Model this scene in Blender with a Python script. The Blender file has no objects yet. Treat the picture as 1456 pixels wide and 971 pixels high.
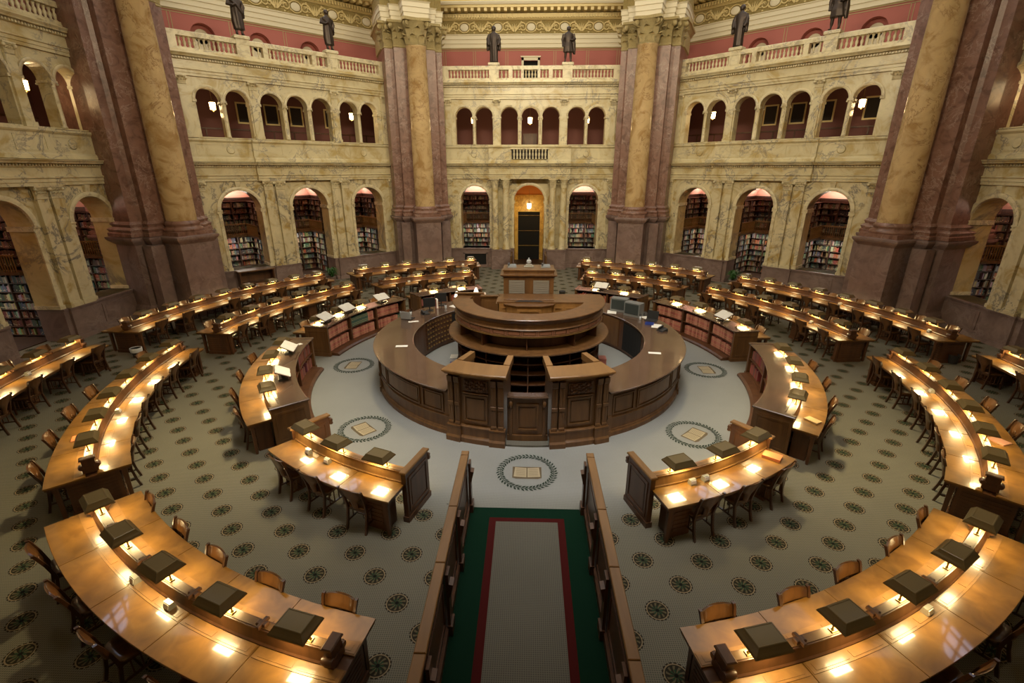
import bpy, bmesh, math, random
from mathutils import Matrix, Vector
random.seed(7)
C = bpy.context.scene.collection
S = bpy.context.scene
PI = math.pi
sin, cos, rad = math.sin, math.cos, math.radians

def pol(r, a, z=0.0):
    """polar point; a in degrees from the camera side, + to the right"""
    a = rad(a)
    return (r*sin(a), -r*cos(a), z)

# ------------------------------------------------------------------ mesh builder
class MB:
    def __init__(s): s.v, s.f, s.m, s.sm = [], [], [], []
    def add(s, vs, fs, mi=0, smooth=False, M=None):
        o = len(s.v)
        if M is not None: vs = [tuple(M @ Vector(v)) for v in vs]
        s.v += [tuple(v) for v in vs]
        for f in fs:
            s.f.append(tuple(i+o for i in f)); s.m.append(mi); s.sm.append(smooth)
        return s
    def box(s, x0, x1, y0, y1, z0, z1, mi=0, M=None):
        vs = [(x0,y0,z0),(x1,y0,z0),(x1,y1,z0),(x0,y1,z0),(x0,y0,z1),(x1,y0,z1),(x1,y1,z1),(x0,y1,z1)]
        return s.add(vs, [(0,3,2,1),(4,5,6,7),(0,1,5,4),(1,2,6,5),(2,3,7,6),(3,0,4,7)], mi, False, M)
    def bbox(s, x0, x1, y0, y1, z0, z1, b=.01, mi=0, M=None):
        """box with chamfered top edges"""
        vs = [(x0,y0,z0),(x1,y0,z0),(x1,y1,z0),(x0,y1,z0),
              (x0,y0,z1-b),(x1,y0,z1-b),(x1,y1,z1-b),(x0,y1,z1-b),
              (x0+b,y0+b,z1),(x1-b,y0+b,z1),(x1-b,y1-b,z1),(x0+b,y1-b,z1)]
        fs = [(0,3,2,1),(8,9,10,11)]
        for k in range(4):
            j=(k+1)%4
            fs += [(k,j,4+j,4+k),(4+k,4+j,8+j,8+k)]
        return s.add(vs, fs, mi, False, M)
    def loft(s, rings, mi=0, smooth=False, cap=True, close=True, M=None):
        n = len(rings[0]); vs=[p for r in rings for p in r]; fs=[]
        for i in range(len(rings)-1):
            for j in range(n if close else n-1):
                k=(j+1)%n
                fs.append((i*n+j, i*n+k, (i+1)*n+k, (i+1)*n+j))
        s.add(vs, fs, mi, smooth, M)
        if cap:
            s.add(list(rings[0]), [tuple(range(n))[::-1]], mi, False, M)
            s.add(list(rings[-1]), [tuple(range(n))], mi, False, M)
        return s
    def prism(s, pts, z0, z1, mi=0, M=None):
        return s.loft([[(x,y,z0) for x,y in pts],[(x,y,z1) for x,y in pts]], mi, False, True, True, M)
    def lathe(s, prof, n=24, mi=0, smooth=True, M=None, c=(0,0,0), cap=True):
        rings=[[(c[0]+r*cos(2*PI*k/n), c[1]+r*sin(2*PI*k/n), c[2]+z) for k in range(n)] for r,z in prof]
        return s.loft(rings, mi, smooth, cap, True, M)
    def arc(s, prof, a0, a1, n=24, mi=0, smooth=False, cap=True):
        """profile [(r,z)...] (closed loop) swept round the room centre from a0 to a1 degrees"""
        k=len(prof); rings=[]
        for i in range(n+1):
            a=a0+(a1-a0)*i/n
            rings.append([pol(r,a,z) for r,z in prof])
        return s.loft(rings, mi, smooth, cap, True)
    def sector(s, r0, r1, a0, a1, z0, z1, n=12, mi=0):
        return s.arc([(r0,z0),(r1,z0),(r1,z1),(r0,z1)], a0, a1, n, mi)
    def sweep(s, prof, u0, u1, mi=0, M=None):
        """closed profile [(v,z)...] extruded along x"""
        return s.loft([[(u0,v,z) for v,z in prof],[(u1,v,z) for v,z in prof]], mi, False, True, True, M)
    def tube(s, pts, r, n=6, mi=0, M=None, smooth=True):
        rings=[]; P=[Vector(p) for p in pts]
        rr = r if isinstance(r,(list,tuple)) else [r]*len(P)
        for i,p in enumerate(P):
            d=(P[min(i+1,len(P)-1)]-P[max(i-1,0)]).normalized()
            a=d.cross(Vector((0,0,1)));
            if a.length<1e-3: a=Vector((1,0,0))
            a.normalize(); b=d.cross(a)
            rings.append([tuple(p+a*rr[i]*cos(2*PI*k/n)+b*rr[i]*sin(2*PI*k/n)) for k in range(n)])
        return s.loft(rings, mi, smooth, True, True, M)
    def bar(s, p0, p1, w, d, mi=0, M=None, up=(0,0,1)):
        p0=Vector(p0);p1=Vector(p1);dd=(p1-p0).normalized();a=dd.cross(Vector(up))
        if a.length<1e-3: a=Vector((1,0,0))
        a.normalize();b=dd.cross(a).normalized()
        R=lambda p:[tuple(p+a*x*w/2+b*y*d/2) for x,y in((-1,-1),(1,-1),(1,1),(-1,1))]
        return s.loft([R(p0),R(p1)],mi,False,True,True,M)
    def sphere(s, c, r, n=10, m=6, mi=0, sc=(1,1,1), M=None):
        rings=[]
        for i in range(m+1):
            t=-PI/2+PI*i/m; q=max(cos(t),.02)
            rings.append([(c[0]+sc[0]*r*q*cos(2*PI*k/n), c[1]+sc[1]*r*q*sin(2*PI*k/n), c[2]+sc[2]*r*sin(t)) for k in range(n)])
        return s.loft(rings, mi, True, True, True, M)
    def mesh(s, name, mats):
        me=bpy.data.meshes.new(name)
        me.from_pydata(s.v, [], s.f)
        for m in (mats if isinstance(mats,(list,tuple)) else [mats]): me.materials.append(m)
        me.polygons.foreach_set('material_index', s.m)
        me.polygons.foreach_set('use_smooth', s.sm)
        me.update()
        bm=bmesh.new(); bm.from_mesh(me)
        bmesh.ops.recalc_face_normals(bm, faces=bm.faces); bm.to_mesh(me); bm.free()
        return me

def link(name, data, parent=None, M=None):
    o=bpy.data.objects.new(name, data); C.objects.link(o)
    if parent is not None: o.parent=parent
    if M is not None: o.matrix_local = M
    return o
def tag(o, label, cat, group=None, kind=None):
    if label: o['label']=label
    if cat: o['category']=cat
    if group: o['group']=group
    if kind: o['kind']=kind
    return o
def struct(o): o['kind']='structure'; return o
def T(x,y,z,rz=0.0): return Matrix.Translation((x,y,z)) @ Matrix.Rotation(rz,4,'Z')
def build(proto, M, label=None, cat=None, group=None):
    """proto=(name, [(part, mesh, [(subpart, mesh)])]) -> Empty with parts (each a linked object sharing mesh data)"""
    name, parts = proto
    r = link(name, None, None, M); r.empty_display_size=.1
    tag(r, label, cat, group)
    for p in parts:
        c = link(p[0], p[1], r)
        for q in (p[2] if len(p)>2 else []):
            link(q[0], q[1], c)
    return r
ORD=['first','second','third','fourth','fifth','sixth','seventh','eighth','ninth','tenth']

# ------------------------------------------------------------------ materials
def mat(name):
    m=bpy.data.materials.new(name); m.use_nodes=True
    nt=m.node_tree; b=nt.nodes['Principled BSDF']
    return m, nt, b
def N(nt, t, **k):
    n=nt.nodes.new(t)
    for a,v in k.items():
        if a.startswith('i_'): n.inputs[int(a[2:])].default_value=v
        else: setattr(n,a,v)
    return n
def plain(name, col, rough=.5, metal=0.0, coat=0.0, spec=.5):
    m,nt,b=mat(name)
    b.inputs['Base Color'].default_value=(*col,1); b.inputs['Roughness'].default_value=rough
    b.inputs['Metallic'].default_value=metal; b.inputs['Coat Weight'].default_value=coat
    b.inputs['Coat Roughness'].default_value=.08
    b.inputs['Specular IOR Level'].default_value=spec
    return m
def emis(name, col, st, front=False):
    m=bpy.data.materials.new(name); m.use_nodes=True; nt=m.node_tree; nt.nodes.clear()
    e=N(nt,'ShaderNodeEmission'); e.inputs[0].default_value=(*col,1); e.inputs[1].default_value=st
    o=N(nt,'ShaderNodeOutputMaterial'); nt.links.new(e.outputs[0],o.inputs[0])
    if front:
        try: m.cycles.emission_sampling='FRONT'
        except Exception: pass
    return m
def ramp(nt, cols):
    r=N(nt,'ShaderNodeValToRGB'); e=r.color_ramp.elements
    while len(e)<len(cols): e.new(.5)
    for q,(p,c) in zip(e,cols): q.position=p; q.color=(*c,1)
    return r
def wood(name, c0, c1, scale=6, rough=.35, coat=.0, stretch=(1,1,.12), coatr=.06):
    m,nt,b=mat(name); L=nt.links
    tc=N(nt,'ShaderNodeTexCoord'); mp=N(nt,'ShaderNodeMapping'); mp.inputs['Scale'].default_value=stretch
    L.new(tc.outputs['Object'],mp.inputs[0])
    n=N(nt,'ShaderNodeTexNoise'); n.inputs['Scale'].default_value=scale; n.inputs['Detail'].default_value=5; n.inputs['Distortion'].default_value=.6
    L.new(mp.outputs[0],n.inputs['Vector'])
    r=ramp(nt,[(.32,c0),(.68,c1)]); L.new(n.outputs[0],r.inputs[0]); L.new(r.outputs[0],b.inputs['Base Color'])
    b.inputs['Roughness'].default_value=rough; b.inputs['Coat Weight'].default_value=coat; b.inputs['Coat Roughness'].default_value=coatr
    if coat>=1: b.inputs['Coat Weight'].default_value=.85; b.inputs['Specular IOR Level'].default_value=.5
    return m
def marble(name, base, dark, vein, scale=1.2, rough=.25, veinw=.06, blocks=None):
    m,nt,b=mat(name); L=nt.links
    g=N(nt,'ShaderNodeNewGeometry')
    n=N(nt,'ShaderNodeTexNoise'); n.inputs['Scale'].default_value=scale; n.inputs['Detail'].default_value=8; n.inputs['Roughness'].default_value=.62; n.inputs['Distortion'].default_value=1.2
    L.new(g.outputs['Position'],n.inputs['Vector'])
    r=ramp(nt,[(.36,dark),(.50,base),(.68,tuple(min(1,x*1.14) for x in base))]); L.new(n.outputs[0],r.inputs[0])
    n2=N(nt,'ShaderNodeTexNoise'); n2.inputs['Scale'].default_value=scale*.85; n2.inputs['Detail'].default_value=10; n2.inputs['Roughness'].default_value=.66; n2.inputs['Distortion'].default_value=.7
    L.new(g.outputs['Position'],n2.inputs['Vector'])
    s=N(nt,'ShaderNodeMath',operation='SUBTRACT',i_1=.5); L.new(n2.outputs[0],s.inputs[0])
    a=N(nt,'ShaderNodeMath',operation='ABSOLUTE'); L.new(s.outputs[0],a.inputs[0])
    mr=N(nt,'ShaderNodeMapRange'); mr.inputs[1].default_value=0; mr.inputs[2].default_value=veinw; mr.inputs[3].default_value=.9; mr.inputs[4].default_value=0
    L.new(a.outputs[0],mr.inputs[0])
    n3=N(nt,'ShaderNodeTexNoise'); n3.inputs['Scale'].default_value=scale*.5; L.new(g.outputs['Position'],n3.inputs['Vector'])
    m3=N(nt,'ShaderNodeMapRange'); m3.inputs[1].default_value=.42; m3.inputs[2].default_value=.58; L.new(n3.outputs[0],m3.inputs[0])
    mu=N(nt,'ShaderNodeMath',operation='MULTIPLY'); L.new(mr.outputs[0],mu.inputs[0]); L.new(m3.outputs[0],mu.inputs[1])
    mx=N(nt,'ShaderNodeMix',data_type='RGBA'); L.new(mu.outputs[0],mx.inputs[0]); L.new(r.outputs[0],mx.inputs[6]); mx.inputs[7].default_value=(*vein,1)
    L.new(mx.outputs[2],b.inputs['Base Color'])
    b.inputs['Roughness'].default_value=rough
    return m
def ornate(name, c0, c1, scale=9, rough=.45, metal=.0, bump=.6):
    m,nt,b=mat(name); L=nt.links
    g=N(nt,'ShaderNodeNewGeometry')
    v=N(nt,'ShaderNodeTexVoronoi'); v.inputs['Scale'].default_value=scale
    n=N(nt,'ShaderNodeTexNoise'); n.inputs['Scale'].default_value=scale*.8; n.inputs['Distortion'].default_value=3; n.inputs['Detail'].default_value=4
    L.new(g.outputs['Position'],n.inputs['Vector']); L.new(n.outputs['Color'],v.inputs['Vector'])
    mx=N(nt,'ShaderNodeMath',operation='ADD'); L.new(n.outputs[0],mx.inputs[0]); L.new(v.outputs[0],mx.inputs[1])
    r=ramp(nt,[(.45,c0),(.85,c1)]); L.new(mx.outputs[0],r.inputs[0]); L.new(r.outputs[0],b.inputs['Base Color'])
    bp=N(nt,'ShaderNodeBump'); bp.inputs['Strength'].default_value=bump; bp.inputs['Distance'].default_value=.06
    L.new(mx.outputs[0],bp.inputs['Height']); L.new(bp.outputs[0],b.inputs['Normal'])
    b.inputs['Roughness'].default_value=rough; b.inputs['Metallic'].default_value=metal
    return m

M_desk = wood('desk_top_wood',(.150,.066,.011),(.265,.128,.026),4,.30,1.0,(1,1,1),.035)
M_wood = wood('mahogany',(.062,.024,.009),(.115,.046,.017),7,.38,.1)
M_ledge= wood('ledge_wood',(.12,.058,.016),(.17,.084,.024),7,.4)
M_shelf= wood('dark_shelving_wood',(.035,.016,.009),(.065,.029,.016),7,.5)
M_wood2= wood('central_desk_wood',(.092,.041,.013),(.150,.071,.023),7,.38,.08)
M_wood3= wood('counter_top_wood',(.075,.042,.026),(.115,.066,.041),4,.25,.6,(1,1,1),.07)
M_rail = wood('rail_cap_wood',(.180,.086,.022),(.255,.128,.036),6,.4,.08,(1,.15,1))
M_honey= wood('honey_oak',(.20,.098,.028),(.29,.145,.045),7,.32,.3)
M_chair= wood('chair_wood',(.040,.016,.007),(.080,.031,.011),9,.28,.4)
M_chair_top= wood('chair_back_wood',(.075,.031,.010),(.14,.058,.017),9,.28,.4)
M_darkin=plain('dark_canvas_and_gap_shade',(.02,.012,.008),.7)  # dark picture canvas, and painted shade behind the parapet balusters
M_shade=plain('lamp_shade_metal',(.165,.122,.052),.40,.5,.15)
M_brass=plain('brass',(.45,.30,.10),.3,.8)
M_glow = emis('lamp_diffuser',(1.0,.76,.36),48.0)
M_sky = emis('window_daylight',(.62,.74,1.0),4.0)
M_lant = emis('lantern_glass',(1.0,.75,.40),26.0)
M_cream= marble('siena_marble',(.62,.54,.34),(.43,.30,.10),(.13,.12,.13),1.25,.3,.032)
M_cream2=marble('upper_siena_marble',(.64,.565,.36),(.50,.38,.16),(.20,.18,.18),1.1,.3,.022)
M_mould= marble('pale_moulding_marble',(.68,.60,.39),(.48,.39,.22),(.35,.30,.24),2.0,.35,.03)
M_yell = marble('yellow_marble',(.62,.42,.10),(.50,.30,.06),(.35,.20,.05),1.6,.3)
M_reveal=marble('reveal_marble',(.58,.47,.23),(.48,.34,.12),(.22,.18,.14),1.1,.3)
M_dado = marble('purple_dado_marble',(.205,.140,.125),(.160,.105,.094),(.27,.20,.185),1.8,.35,.05)
M_pier = marble('red_pier_marble',(.220,.116,.086),(.135,.065,.044),(.36,.25,.21),2.6,.34,.03)
M_shaft= marble('tan_shaft_marble',(.52,.37,.19),(.37,.225,.09),(.24,.13,.06),1.3,.13,.014)
M_red  = plain('red_plaster',(.40,.125,.105),.75)
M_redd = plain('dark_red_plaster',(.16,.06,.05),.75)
M_line = plain('panel_line_paint',(.42,.33,.17),.7)
M_white= plain('ivory_plaster',(.70,.63,.46),.6)
M_pink = plain('pink_vault_plaster',(.78,.47,.39),.8)
M_orange=plain('orange_vault_plaster',(.62,.26,.05),.7)
M_gold = ornate('gilded_relief',(.15,.105,.03),(.42,.32,.12),7.5,.45,.15)
M_goldp= plain('gilded_moulding',(.64,.51,.24),.42,.2)
M_cap  = ornate('bronze_capital',(.15,.115,.045),(.55,.44,.21),8,.4,.2,.6)
M_yelw = plain('yellow_arch_plaster',(.66,.45,.10),.6)
M_statue=plain('statue_bronze',(.062,.046,.038),.42,.65)
M_black= plain('black_and_painted_shade',(.004,.004,.004),.9)  # black mullions; elsewhere paints the darkness of openings
M_screen=plain('screen_plastic',(.02,.02,.022),.35)
M_grey = plain('grey_plastic',(.17,.18,.18),.5)
M_lap  = plain('laptop_lid_silver',(.42,.45,.48),.35,.2)
M_paper= plain('paper',(.86,.84,.78),.7)
M_redbk= plain('red_binding',(.46,.15,.115),.5)
M_grnbk= plain('green_binding',(.06,.12,.10),.5)
M_gren = plain('green_leaf',(.03,.095,.02),.5)
M_rugg = plain('rug_green',(.004,.022,.011),.95,0,0,.1)
M_rugr = plain('rug_red',(.060,.008,.007),.95,0,0,.1)
M_steel= plain('brushed_metal_card_holder',(.38,.37,.31),.4,.6)
M_bin  = plain('dark_bin',(.03,.028,.03),.5)
M_bag  = plain('white_bin_liner',(.6,.62,.66),.5)
M_blue = plain('blue_plastic',(.03,.06,.30),.5)
M_orbk = plain('orange_cover',(.62,.20,.07),.5)
M_carpet_plain=None

def carpet(rosettes):
    m,nt,b=mat('patterned_carpet' if rosettes else 'plain_runner_carpet'); L=nt.links
    g=N(nt,'ShaderNodeNewGeometry'); sx=N(nt,'ShaderNodeSeparateXYZ'); L.new(g.outputs['Position'],sx.inputs[0])
    def mth(op,a,b_=None,c=None):
        n=N(nt,'ShaderNodeMath',operation=op)
        for i,q in enumerate((a,b_,c)):
            if q is None: continue
            if isinstance(q,(int,float)): n.inputs[i].default_value=q
            else: L.new(q,n.inputs[i])
        return n.outputs[0]
    def mix(f,a,b_):
        n=N(nt,'ShaderNodeMix',data_type='RGBA')
        L.new(f,n.inputs[0]) if not isinstance(f,float) else None
        for i,q in ((6,a),(7,b_)):
            if isinstance(q,tuple): n.inputs[i].default_value=(*q,1)
            else: L.new(q,n.inputs[i])
        return n.outputs[2]
    X,Y=sx.outputs[0],sx.outputs[1]
    # fine woven dots
    k=2*PI/.036
    w=mth('MULTIPLY',mth('SINE',mth('MULTIPLY',mth('ADD',X,Y),k*.7)),mth('SINE',mth('MULTIPLY',mth('SUBTRACT',X,Y),k*.7)))
    w=mth('GREATER_THAN',w,.18)
    nz=N(nt,'ShaderNodeTexNoise'); nz.inputs['Scale'].default_value=.9; nz.inputs['Detail'].default_value=4; L.new(g.outputs['Position'],nz.inputs['Vector'])
    wear=N(nt,'ShaderNodeMapRange'); wear.inputs[1].default_value=.35; wear.inputs[2].default_value=.65; wear.inputs[3].default_value=0.; wear.inputs[4].default_value=.35; L.new(nz.outputs[0],wear.inputs[0])
    Rr=mth('SQRT',mth('ADD',mth('MULTIPLY',X,X),mth('MULTIPLY',Y,Y)))
    outer=N(nt,'ShaderNodeMapRange'); outer.inputs[1].default_value=5.6; outer.inputs[2].default_value=6.6; L.new(Rr,outer.inputs[0])
    if not rosettes: outer.inputs[3].default_value=1.0
    oc=((.215,.202,.155),(.170,.160,.124)) if rosettes else((.150,.140,.112),(.122,.113,.09))
    g0=mix(outer.outputs[0],(.300,.306,.292),oc[0]); g1=mix(outer.outputs[0],(.235,.242,.232),oc[1])
    ground=mix(wear.outputs[0],g0,g1)
    dk=mth('MULTIPLY',w,mth('ADD',mth('MULTIPLY',outer.outputs[0],.38),.22))
    col=mix(dk,ground,(.052,.048,.040))
    if rosettes:
        gsz=.42
        gx=mth('SUBTRACT',mth('DIVIDE',X,gsz),1.0); gy=mth('DIVIDE',mth('SUBTRACT',Y,.05),gsz)
        p=mth('MULTIPLY',mth('ADD',gx,gy),.5); q=mth('MULTIPLY',mth('SUBTRACT',gx,gy),.5)
        fp=mth('SUBTRACT',p,mth('ROUND',p)); fq=mth('SUBTRACT',q,mth('ROUND',q))
        dx=mth('MULTIPLY',mth('ADD',fp,fq),gsz); dy=mth('MULTIPLY',mth('SUBTRACT',fp,fq),gsz)
        r=mth('SQRT',mth('ADD',mth('MULTIPLY',dx,dx),mth('MULTIPLY',dy,dy)))
        th=mth('ARCTAN2',dy,dx)
        R=mth('SQRT',mth('ADD',mth('MULTIPLY',X,X),mth('MULTIPLY',Y,Y)))
        zone=mth('MULTIPLY',mth('GREATER_THAN',R,6.1),mth('SUBTRACT',1.0,mth('MULTIPLY',mth('LESS_THAN',mth('ABSOLUTE',X),1.02),mth('LESS_THAN',Y,-5.0))))
        disk=lambda rr: mth('MULTIPLY',mth('LESS_THAN',r,rr),zone)
        dash=mth('GREATER_THAN',mth('COSINE',mth('MULTIPLY',th,18.0)),-.55)
        col=mix(mth('MULTIPLY',disk(.155),dash),col,(.030,.024,.018))
        col=mix(disk(.139),col,(.26,.20,.12))
        col=mix(disk(.125),col,(.030,.026,.018))
        pet=mth('GREATER_THAN',mth('COSINE',mth('ADD',mth('MULTIPLY',th,10.0),mth('MULTIPLY',r,30.0))),.25)
        col=mix(mth('MULTIPLY',mth('MULTIPLY',disk(.111),pet),mth('GREATER_THAN',r,.03)),col,(.135,.112,.062))
        col=mix(mth('MULTIPLY',disk(.070),mth('GREATER_THAN',mth('COSINE',mth('MULTIPLY',th,8.0)),.0)),col,(.030,.062,.032))
        col=mix(disk(.022),col,(.012,.012,.01))
    L.new(col,b.inputs['Base Color']); b.inputs['Roughness'].default_value=.95; b.inputs['Specular IOR Level'].default_value=.12
    return m
M_carpet=carpet(True); M_runner=carpet(False)

def books_mat():
    m,nt,b=mat('book_spines'); a=N(nt,'ShaderNodeAttribute',attribute_name='col'); nt.links.new(a.outputs['Color'],b.inputs['Base Color'])
    b.inputs['Roughness'].default_value=.55
    return m
M_books=books_mat()

# ------------------------------------------------------------------ floor
mb=MB(); mb.box(-19,19,-16,19,-.12,0)
fl=struct(link('floor',mb.mesh('floor',M_carpet)))
# wreath medallions woven into the carpet (flat inlays of the floor)
def medallion_mesh():
    m=MB()
    Rr=.50
    for i in range(46):
        a=2*PI*i/46
        for side in(-1,1):
            c=Vector((Rr*cos(a),Rr*sin(a),0)); t=Vector((-sin(a),cos(a),0)); n=Vector((cos(a),sin(a),0))
            d=(t*.8+n*side*.75).normalized(); e=Vector((-d.y,d.x,0))
            L_=.105 if i%2 else .088
            p=c+n*side*.006
            m.add([tuple(p),tuple(p+d*L_*.5+e*.021),tuple(p+d*L_),tuple(p+d*L_*.5-e*.021)],[(0,1,2,3)],0)
    ring=lambda r:[(r*cos(2*PI*k/60),r*sin(2*PI*k/60),0) for k in range(60)]
    m.loft([ring(Rr-.006),ring(Rr+.006)],0,False,False)
    # open book: cover, pages, lines  (local -y faces outward from the centre)
    m.add([(-.27,-.19,.0005),(.27,-.19,.0005),(.27,.15,.0005),(-.27,.15,.0005)],[(0,1,2,3)],1)
    m.add([(-.20,-.22,.0005),(.20,-.22,.0005),(.27,-.19,.0005),(-.27,-.19,.0005)],[(0,1,2,3)],1)
    for s in(-1,1):
        m.add([(s*.01,-.175,.001),(s*.245,-.155,.001),(s*.225,.135,.001),(s*.01,.115,.001)],[(0,1,2,3) if s>0 else (3,2,1,0)],2)
        for k in range(8):
            y=.09-k*.031
            m.add([(s*.03,y-.004,.0015),(s*.205,y+.008,.0015),(s*.205,y+.017,.0015),(s*.03,y+.005,.0015)],[(0,1,2,3) if s>0 else (3,2,1,0)],3)
    return m.mesh('medallion',[plain('wreath_green',(.014,.030,.017),.95),plain('book_edge_brown',(.14,.105,.06),.95),plain('book_page_tan',(.40,.33,.21),.95),plain('book_line',(.22,.17,.10),.95)])
med=medallion_mesh()
for a in(0,45,90,-45,-90):
    x,y,_=pol(5.0,a); struct(link('floor_medallion',med,fl,T(x,y,.004,rad(a))))

# runner carpet between the rails
mb=MB()
mb.box(-.93,.93,-12.5,-6.04,.001,.012,0); mb.box(-.60,.60,-12.5,-6.28,.012,.014,1); mb.box(-.49,.49,-12.5,-6.37,.014,.016,2)
tag(link('carpet_runner',mb.mesh('runner',[M_rugg,M_rugr,M_runner])),'long grey carpet runner with red and green borders between the two wooden rails','carpet')

# ------------------------------------------------------------------ chairs
def chair_proto():
    parts=[]
    # seat, saddle shaped
    m=MB(); n=8
    def outline(z,k):
        pts=[]
        for i in range(24):
            t=2*PI*i/24; cx,sy=cos(t),sin(t)
            x=.215*k*math.copysign(abs(cx)**.45,cx)*(1.0+.06*sy); y=.20*k*math.copysign(abs(sy)**.45,sy)
            pts.append((x,y,z))
        return pts
    m.loft([outline(.385,.95),outline(.40,1),outline(.418,1),outline(.425,.96),outline(.412,.55),outline(.410,.1)],0,True)
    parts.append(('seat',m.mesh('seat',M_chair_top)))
    def backy(z): t=(z-.41)/.42; return -.195-.085*t-.03*t*t
    # back: crest rail flowing into a vase splat
    m=MB(); rows=[]
    prof=[(.425,.050),(.50,.058),(.56,.070),(.605,.098),(.64,.135),(.675,.178),(.70,.186),(.77,.190),(.805,.186),(.815,.17)]
    for z,w in prof:
        rows.append([(w*t, backy(z)-.028*(1-t*t), z+(.012*(1-t*t) if z>.75 else 0)) for t in(-1,-.6,-.2,.2,.6,1)])
    fr=rows; bk=[[(x,y-.022,z) for x,y,z in r] for r in rows]
    rings=[a+b[::-1] for a,b in zip(fr,bk)]
    m.loft(rings,0,True)
    m.sphere((0,backy(.63)-.022,.63),.042,12,6,0,(1,.25,1))
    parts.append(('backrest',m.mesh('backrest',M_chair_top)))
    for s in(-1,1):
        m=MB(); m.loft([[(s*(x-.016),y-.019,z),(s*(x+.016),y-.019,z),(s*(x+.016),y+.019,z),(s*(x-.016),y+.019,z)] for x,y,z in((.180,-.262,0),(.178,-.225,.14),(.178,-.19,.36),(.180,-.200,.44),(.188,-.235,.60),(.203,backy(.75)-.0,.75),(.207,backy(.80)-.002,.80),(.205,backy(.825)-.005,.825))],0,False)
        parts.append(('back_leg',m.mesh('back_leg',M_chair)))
    for s in(-1,1):
        m=MB(); m.loft([[(s*x-k,y-k,z),(s*x+k,y-k,z),(s*x+k,y+k,z),(s*x-k,y+k,z)] for x,y,z,k in((.175,.185,0,.015),(.172,.175,.2,.019),(.17,.165,.388,.021))],0,False)
        parts.append(('front_leg',m.mesh('front_leg',M_chair)))
    for s in(-1,1):
        m=MB(); m.box(s*.176-.009,s*.176+.009,-.21,.165,.13,.155)
        m.box(s*.172-.009,s*.172+.009,-.18,.15,.345,.385)
        for y in(-.1,-.005,.09): m.box(s*.174-.006,s*.174+.006,y-.008,y+.008,.155,.345)
        parts.append(('side_stretcher',m.mesh('side_stretcher',M_chair)))
    m=MB(); m.box(-.167,.167,-.03,-.008,.133,.152); parts.append(('cross_stretcher',m.mesh('cross_stretcher',M_chair)))
    m=MB(); m.box(-.16,.16,.150,.168,.345,.387); m.box(-.165,.165,-.195,-.178,.345,.387); parts.append(('apron',m.mesh('apron',M_chair)))
    return('reading_chair',parts)
CHAIR=chair_proto()

# ------------------------------------------------------------------ desk lamps
def lamp_proto():
    parts=[]
    m=MB(); m.bbox(-.18,.18,-.028,.028,0,.012,.004); parts.append(('base_plate',m.mesh('base_plate',M_brass)))
    for s in(-1,1):
        m=MB(); m.lathe([(.020,.012),(.012,.022),(.010,.03),(.010,.112),(.016,.118)],8,0,True,None,(s*.15,0,0)); parts.append(('post',m.mesh('post',M_brass)))
    m=MB()
    R=lambda hx,hy,z:[(-hx,-hy,z),(hx,-hy,z),(hx,hy,z),(-hx,hy,z)]
    m.loft([R(.188,.140,0.132),R(.205,.157,0.116),R(.210,.162,0.118),R(.210,.162,0.130),R(.202,.154,0.146),R(.184,.136,0.168),R(.166,.118,0.194),R(.158,.110,0.208),R(.152,.104,0.212),R(.144,.096,0.212),R(.140,.092,0.208)],0,False,False)
    m.add(R(.140,.092,0.208),[(0,1,2,3)]); m.add(R(.186,.138,0.132),[(3,2,1,0)])
    parts.append(('shade',m.mesh('shade',M_shade)))
    m=MB()
    for s in(-1,1): m.add([(-.125,s*.008,.112),(.125,s*.008,.112),(.125,s*.142,.112),(-.125,s*.142,.112)],[(3,2,1,0) if s>0 else (0,1,2,3)])
    me=bpy.data.meshes.new('diffuser'); me.from_pydata(m.v,[],m.f); me.materials.append(M_glow); me.update()
    parts.append(('diffuser',me))
    return('desk_lamp',parts)
LAMP=lamp_proto()

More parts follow.
